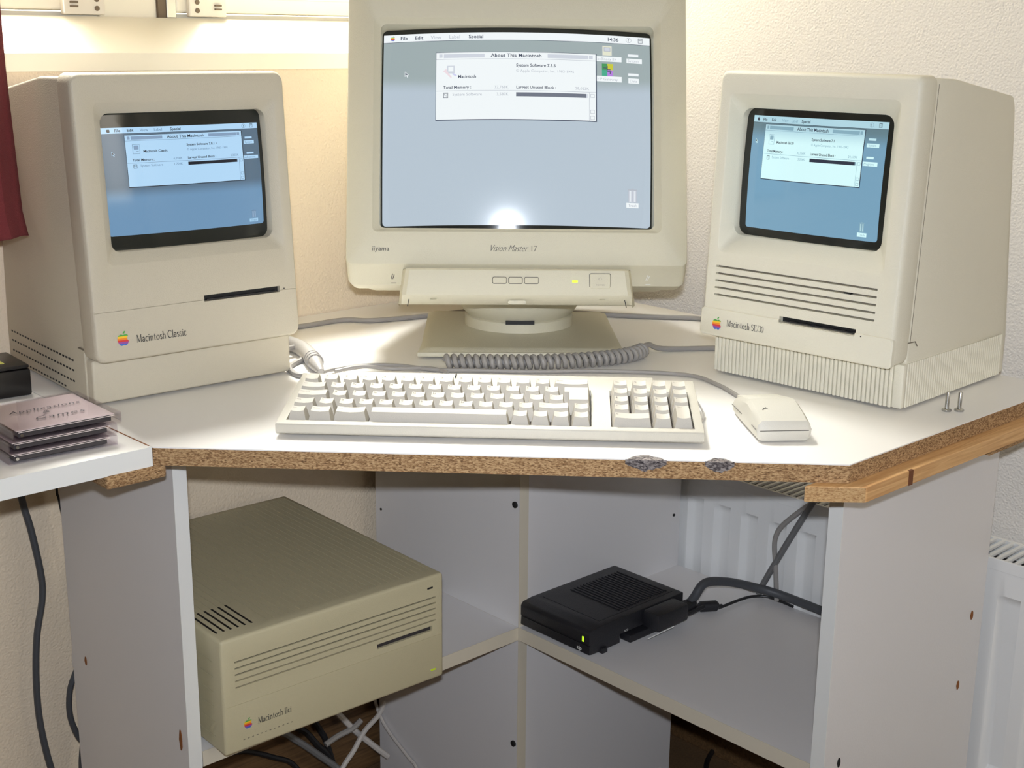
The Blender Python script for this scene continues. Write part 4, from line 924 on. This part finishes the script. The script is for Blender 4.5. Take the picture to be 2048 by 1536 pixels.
# disc cases
def discase(x, y, z, rz, label, written=False):
    t = thing('disc_case', label, 'disc case', (x, y, z), rz, 'clear disc cases stacked on the side desk')
    W_, D_, H_ = .1045, .100, .0104
    b = bmesh.new(); box(0, W_, 0, D_, H_ - .0012, H_, .0003, 1, bm=b); box(0, .0012, 0, D_, .0012, H_ - .0012, bm=b); box(W_ - .0012, W_, 0, D_, .0012, H_ - .0012, bm=b); box(0, W_, D_ - .0012, D_, .0012, H_ - .0012, bm=b)
    box(0, W_, 0, D_, 0, .0012, .0003, 1, bm=b)
    link('case_shell', b, 'clear', t, smooth=False, label='clear plastic')
    link('paper_insert', box(.004, W_ - .0065, .0018, D_ - .003, H_ - .0021, H_ - .0014), 'paper', t, smooth=False)
    link('disc_tray', box(.006, W_ - .009, .0030, D_ - .003, .0022, .0066, .0004, 1), 'tray', t, smooth=False)
    link('tray_edge', box(.006, W_ - .006, .0022, .0030, .0068, .0073), 'paper', t, smooth=False)
    link('hinge_pin', lathe([(.0016, 0), (.0016, .001)], 8), 'metal', t, (.0085, .0015, .0045)).rotation_euler = (PI / 2, 0, 0)
    if written:
        P = []
        for s, ox, oy, sz, xs_ in (('Applications', .018, .055, .0125, 1.0), ('&', .045, .0415, .0115, 1.0), ('Games', .030, .0235, .0130, 1.25)):
            P += shift(text2d(s, sz, -.004, .35, xs_, 1.12), ox, oy)
        link('handwriting', flat(P, lambda x, y: (x, y, H_ + .0001)), 'ink', t, smooth=False, label='black handwriting')
    return t
ang = math.atan2(1.2135 - 1.1467, -.379 + .4569)
discase(-.4569, 1.1467, .0, ang, 'clear disc case at the bottom of the stack of three')
discase(-.4562, 1.1478, .0108, ang + .01, 'clear disc case in the middle of the stack of three')
discase(-.4520, 1.1500, .0216, ang + .015, 'clear disc case on top of the stack with black handwriting on its card', True)
bx = thing('black_box', 'black plastic box with a yellow sticker behind the disc cases', 'box', (-.5215, 1.3925, 0), math.atan2(.0216, .0273))
link('case', box(-.12, 0, 0, .075, .0, .030, .003), 'blackplastic2', bx); link('lid', box(-.119, -.001, .001, .074, .0302, .0345, .002), 'blackplastic2', bx)
link('sticker', box(-.075, -.022, .018, .05, .0345, .0348, 0), 'yellowlabel', bx, smooth=False, label='yellow paper sticker')

# ================================================================ desktop computer case on the left shelf
ci = thing('desktop_computer', 'wide beige desktop computer case with grooved front and top on the left shelf', 'computer', (-.1949, 1.396, SZ), .7155)
W2, H2, D2 = .151, .140, .363
body = box(-W2, W2, 0, D2, .003, H2, .004, 3)
C = bmesh.new()
for i in range(5): box(-.135, .139, -.01, .006, .1115 - i * .0075 - .0009, .1115 - i * .0075 + .0009, bm=C)
box(.052, .1335, -.01, .010, .0690, .0752, bm=C)
for i in range(34):
    x = -.1425 + .2850 * i / 33; box(x - .0005, x + .0005, .018 if i > 6 else .085, D2 - .012, H2 - .0010, H2 + .01, bm=C)
for i in range(6):
    z = .02 + i * .018; box(-W2 - .01, -W2 + .001, .02, D2 - .02, z - .0006, z + .0006, bm=C)
box(-W2 - .01, W2 + .01, -.01, .0006, .0605, .0611, bm=C)
link('housing', cut(body, C), 'iici', ci)
for i in range(5): link('front_groove', box(-.1348, .1388, .0022, .0055, .1115 - i * .0075 - .0008, .1115 - i * .0075 + .0008), 'dark' if i < 3 else 'seam', ci, label=None)
link('floppy_slot', box(.0525, .1330, .003, .0098, .0693, .0749), 'tray', ci, label='dark floppy disk slot')
for i in range(6): x = -.1425 + .2850 * i / 33; link('top_vent', box(x - .0012, x + .0012, .022, .082, H2 - .0002, H2 + .0003), 'dark', ci)
link('button_slot', box(.1265, .1345, -.0004, .004, .1240, .1262), 'dark', ci)
link('power_light', box(.1310, .1385, -.0004, .003, .0155, .0175), 'leddim', ci, label='dim green power light')
put_logo(ci, lambda x, z: (-.1215 + x, -.0004, .0290 + z), .0125)
s, wd = serif_text('Macintosh IIci'); k = .043 / wd
link('name_lettering', flat([[(-.1095 + x * k, .0300 + y * .0105) for x, y in p] for p in s], lambda x, z: (x, -.0004, z)), 'printdark', ci, smooth=False)
link('vent_holes', flat([[(-.1285 + i * .0055, .0165), (-.1285 + i * .0055 + .0022, .0165), (-.1285 + i * .0055 + .0022, .0175), (-.1285 + i * .0055, .0175)] for i in range(12)], lambda x, z: (x, -.0004, z)), 'seam', ci, smooth=False)
for x in (-.12, .12):
    for y in (.09, .33): link('rubber_foot', lathe([(.007, 0), (.007, .004)], 10, x, y), 'rubber', ci)

# ================================================================ black drive on the right shelf
dv = thing('external_drive', 'black external drive with a green light on the right shelf', 'drive', rl(-.0005, -.0035, SZ), RA)
dw, dd, dh = .128, .185, .0385
b = prism([(0, .004), (.001, .0165), (.0, .0175), (.0, .032), (.004, .0365), (.02, dh), (dd, dh), (dd, .003), (.006, .003)], lambda y, z: (0, y, z), lambda y, z: (dw, y, z), .0018, 2)
C = bmesh.new(); box(-.01, dw + .01, -.01, .0022, .0158, .0172, bm=C); box(.012, dw - .012, .03, .0312, dh - .001, dh + .01, bm=C); box(dw - .0125, dw - .0115, .03, dd - .01, dh - .001, dh + .01, bm=C)
box(dw - .014, dw + .01, .058, dd - .012, -.01, .016, bm=C)
for i in range(14): box(.0, .5, dd - .05 + 100, dd + 100, 0, .001, bm=C) if False else None
link('housing', cut(b, C), 'blackplastic', dv)
for i in range(16): link('top_rib', box(.02 + 0 * i, dw - .018, .075 + i * .0062, .0772 + i * .0062, dh - .0003, dh + .0011), 'blackplastic', dv)
link('ready_light', box(dw - .0125, dw - .0095, -.0006, .003, .020, .0275, .0005), 'led', dv, label='bright green light')
link('badge', flat(shift(text2d('zip', .0075, .02, .1), dw - .0215, .0072), lambda x, z: (x, -.0003 + .0, z)), 'bandwhite', dv, smooth=False)
for y in (.022, .120): link('rubber_foot', box(dw - .006, dw + .003, y, y + .010, 0, .0075, .001), 'blackplastic', dv)
for y in (.022, .150): link('rubber_foot', box(.004, .014, y, y + .010, 0, .004), 'blackplastic', dv)
link('port_strip', box(dw - .0145, dw - .0135, .060, .150, .0035, .0155), 'dark', dv)
link('port_lettering', flat(shift(text2d('SCSI', .004), .066, .0165), lambda y, z: (dw + .0002, y, z)), 'bandwhite', dv, smooth=False)
link('lower_port_block', box(dw - .013, dw + .006, .072, .165, .0005, .011, .0015), 'blackplastic', dv)
pl = thing('drive_plug', 'black ribbed connector plugged into the back of the drive', 'plug', rl(.1275, -.115, SZ), RA)
link('hood', box(.001, .030, -.012, .050, .0145, .0385, .004), 'blackplastic', pl); link('collar', box(.005, .022, .054, .078, .018, .031, .003), 'blackplastic', pl)
link('thumb_screw', tube([(.004, .050, .018), (.004, .088, .018)], .0035, 10, 1), 'blackplastic', pl); link('thumb_screw', tube([(.024, .050, .020), (.024, .088, .020)], .0032, 10, 1), 'blackplastic', pl)
link('white_wire_mark', tube([(.028, -.030, .012), (.029, .020, .014)], .0009, 6, 1), 'bandwhite', pl)
q0 = rl(.1275 + .0135, -.190, SZ + .026)
cable('drive_cable', [rl(.141, -.186, SZ + .0275), rl(.141, -.196, SZ + .034), (.2663, 1.6850, -.3375), (.2974, 1.7050, -.3435), (.3366, 1.7260, -.3590), (.3785, 1.7215, -.3695), (.4288, 1.6780, -.3745), (.4600, 1.6450, -.379)], .0062, 'cabledark', 'thick dark grey data cable curving from the drive to the right panel', 12)
b = tube([(.1930, 1.6520, -.3790), (.2342, 1.6859, -.3800), (.2596, 1.6964, -.3815), (.2750, 1.7000, -.3815), (.2895, 1.7020, -.3815), (.3242, 1.7317, -.382), (.3460, 1.7440, -.382), (.3700, 1.7400, -.382), (.395, 1.712, -.383)], .0021, 8, 6)
pc = tag(link('power_lead', b, 'cableblack'), 'thin black power lead with a ferrite bead on the right shelf', 'cable')
d = (Vector((.2895, 1.7020, 0)) - Vector((.2596, 1.6964, 0))).normalized()
link('ferrite_bead', tube([Vector((.2622, 1.6969, -.3778)) - d * .002, Vector((.2635, 1.6971, -.3778)), Vector((.2860, 1.7013, -.3778)), Vector((.2873, 1.7016, -.3778)) + d * .002], lambda t: .0076 if .2 < t < .8 else .0045, 12, 1), 'blackplastic', pc)
link('strain_relief', tube([(.2550, 1.6950, -.3803), (.2610, 1.6967, -.3798)], .0032, 10, 1), 'blackplastic', pc); link('strain_relief', tube([(.2875, 1.7016, -.3798), (.2945, 1.706, -.3805)], .0032, 10, 1), 'blackplastic', pc)
cable('hanging_cable', [(.4500, 1.6500, -.112), (.4196, 1.6813, -.1919), (.3957, 1.7069, -.2564), (.3758, 1.7281, -.3127), (.3579, 1.7473, -.3661), (.3540, 1.7500, -.3810)], .0043, 'cablemid', 'straight dark grey cable slanting down from the desk to the right shelf', 10)
cable('bent_cable', [(.4200, 1.680, -.204), (.4077, 1.694, -.2227), (.3896, 1.7134, -.248), (.3758, 1.7283, -.2700), (.3703, 1.7340, -.2850), (.3689, 1.7356, -.3009), (.3714, 1.7328, -.3296), (.3748, 1.7293, -.3733), (.3752, 1.7290, -.3815)], .0036, 'cable', 'light grey cable bending down in front of the radiator', 10)
# cables at the left wall
cable('wall_cable', [(-.5960, 1.497, -.02 - TK), (-.5884, 1.5050, -.1555), (-.5823, 1.5108, -.2024), (-.5768, 1.5159, -.2631), (-.5778, 1.5149, -.2959), (-.5852, 1.5080, -.3397), (-.5893, 1.5042, -.3921), (-.5899, 1.5037, -.4469), (-.5863, 1.5070, -.4977), (-.575, 1.510, -.58), (-.56, 1.50, ZF + .006)], .0042, 'cabledark', 'thick dark grey cable hanging in waves against the wall on the left', 10)
cable('wall_cable', [(-.5500, 1.5409, -.3999), (-.5589, 1.5326, -.4272), (-.5608, 1.5308, -.4614), (-.5552, 1.5360, -.4927), (-.5495, 1.5413, -.5064)], .0038, 'cabledark', 'dark grey cable bowing out behind the left side panel', 10)
cable('wall_cable', [(-.5480, 1.5440, -.495), (-.5500, 1.5409, -.51), (-.5530, 1.5381, -.5414), (-.552, 1.535, -.60), (-.55, 1.52, ZF + .006)], .0050, 'cabledark', 'short thick dark cable below the bowed one by the left side panel', 10)
cable('wall_cable', [(-.5570, 1.5345, -.02 - TK), (-.5560, 1.5353, -.1562), (-.5546, 1.5366, -.1728), (-.546, 1.545, -.26)], .0016, 'cableblack', 'thin black cable beside the top of the left side panel', 6)
# floor cables
FZ = ZF + .006
for pts, r, m, lb in (
    ([(-.30, .30, -.55), (-.292, .205, -.585), (-.29, .1728, -.6092), (-.285, .1286, -.6541), (-.28, .1005, -.6853), (-.27, .07, FZ)], .0052, 'cablemid', 'mid-grey cable crossing the brown skirting under the left shelf'),
    ([(-.26, .13, FZ), (-.275, .1042, -.6872), (-.28, .0739, -.6612), (-.285, .0500, -.6407), (-.29, .0192, -.6267), (-.30, -.0, -.615)], .0040, 'cablewhite', 'white cable rising over the others under the left shelf'),
    ([(-.31, .088, -.600), (-.307, .0729, -.6205), (-.300, .0530, -.6481), (-.290, .0289, -.6760), (-.280, .0099, -.6971)], .0048, 'cablewhite', 'short thick pale lead slanting towards the lower column'),
    ([(-.305, .1080, -.6500), (-.305, .0994, -.6472), (-.305, .0827, -.6435), (-.300, .0621, -.6379), (-.300, .045, -.630)], .0046, 'cable', 'short light grey cable end under the left shelf'),
    ([(-.315, .19, -.57), (-.315, .1638, -.5997), (-.314, .1382, -.6200), (-.310, .1194, -.6478), (-.305, .1037, -.6706), (-.29, .08, FZ)], .0050, 'cableblack', 'black cable dropping steeply under the middle of the left shelf'),
    ([(-.315, .34, -.60), (-.31, .3028, -.5990), (-.31, .2471, -.6094), (-.308, .1980, -.6367), (-.30, .1644, -.6631), (-.28, .14, FZ)], .0040, 'cableblack', 'black cable nearest the left side panel under the left shelf'),
    ([(-.325, .135, -.58), (-.325, .1181, -.6086), (-.324, .1028, -.6376), (-.32, .0960, -.6568), (-.31, .08, FZ)], .0050, 'cableblack', 'black cable against the brown skirting beside the white cable')):
    cable('floor_cable', [rl(*p) for p in pts], r, m, lb)
cable('floor_cable', [(.4094, 2.0333, FZ), (.37, 2.00, FZ), (.345, 1.955, FZ), (.3155, 1.89, FZ), (.305, 1.80, FZ)], .0042, 'cableblack', 'thin black cable curving over the carpet right of the column')
cable('white_wire', [rl(-.318, .004, -.585), rl(-.3175, .0045, -.6191), rl(-.2929, .0045, -.6521), rl(-.2376, .0050, -.6800), rl(-.2136, .006, -.6916), rl(-.17, .02, ZF + .004)], .0026, 'cablewhite', 'thin white wire draped over the left face of the lower column')
ba = roomobj('baseboard_right', box(XW + .013, XE, YW - .012, YW, ZF, ZF + .07, .002), 'skirting')
roomobj('baseboard_left', box(XW, XW + .012, -.478, YW, ZF, -.602, .002), 'skirting')

# ================================================================ curtain
b = bmesh.new(); rows = []
E0 = Vector((-.519, 1.3985)); dv_ = Vector((-.76, -.65)).normalized(); nn = Vector((-dv_.y, dv_.x))
zs_ = [.168, .172, .20, .35, .55, .8, 1.2, 1.72]
for z in zs_:
    r_ = []
    for i in range(90):
        s = i * .006; amp = .012 * math.sin(s * 75) + .006 * math.sin(s * 31 + z * 2); p = E0 + dv_ * (s + .006 - .010 * math.exp(-max(0, z - .168) / .05)) + nn * (amp if i > 3 else amp * i / 4) ; off = 0
        r_.append((p.x + off, p.y, z + .006 * math.sin(s * 40 + 1) * (1 if z < .18 else 0)))
    rows.append(r_)
for A, B in zip(rows, rows[1:]):
    pass
V = [[b.verts.new(p) for p in r_] for r_ in rows]
for A, B in zip(V, V[1:]):
    for i in range(89): b.faces.new((A[i], A[i + 1], B[i + 1], B[i]))
cu2 = link('curtain', b, 'curtain'); sol = cu2.modifiers.new('thickness', 'SOLIDIFY'); sol.thickness = .0018
tag(cu2, 'dark red cloth curtain hanging at the left edge of the window', 'curtain')
rod = tag(link('curtain_rod', tube([rl(-.20, 1.35, 1.73), rl(-.20, -.2, 1.73)], .009, 12, 1), 'metal'), 'steel curtain rod above the window', 'rod')
for l in (1.2, -.1): link('rod_bracket', tube([rl(XW, l, 1.73), rl(-.20, l, 1.73)], .006, 8, 1), 'metal', rod)

# lift everything from desk-top level to floor level
for o in list(COL.objects):
    if o.parent is None and o.type not in ('CAMERA', 'LIGHT'): o.location.z += ZD
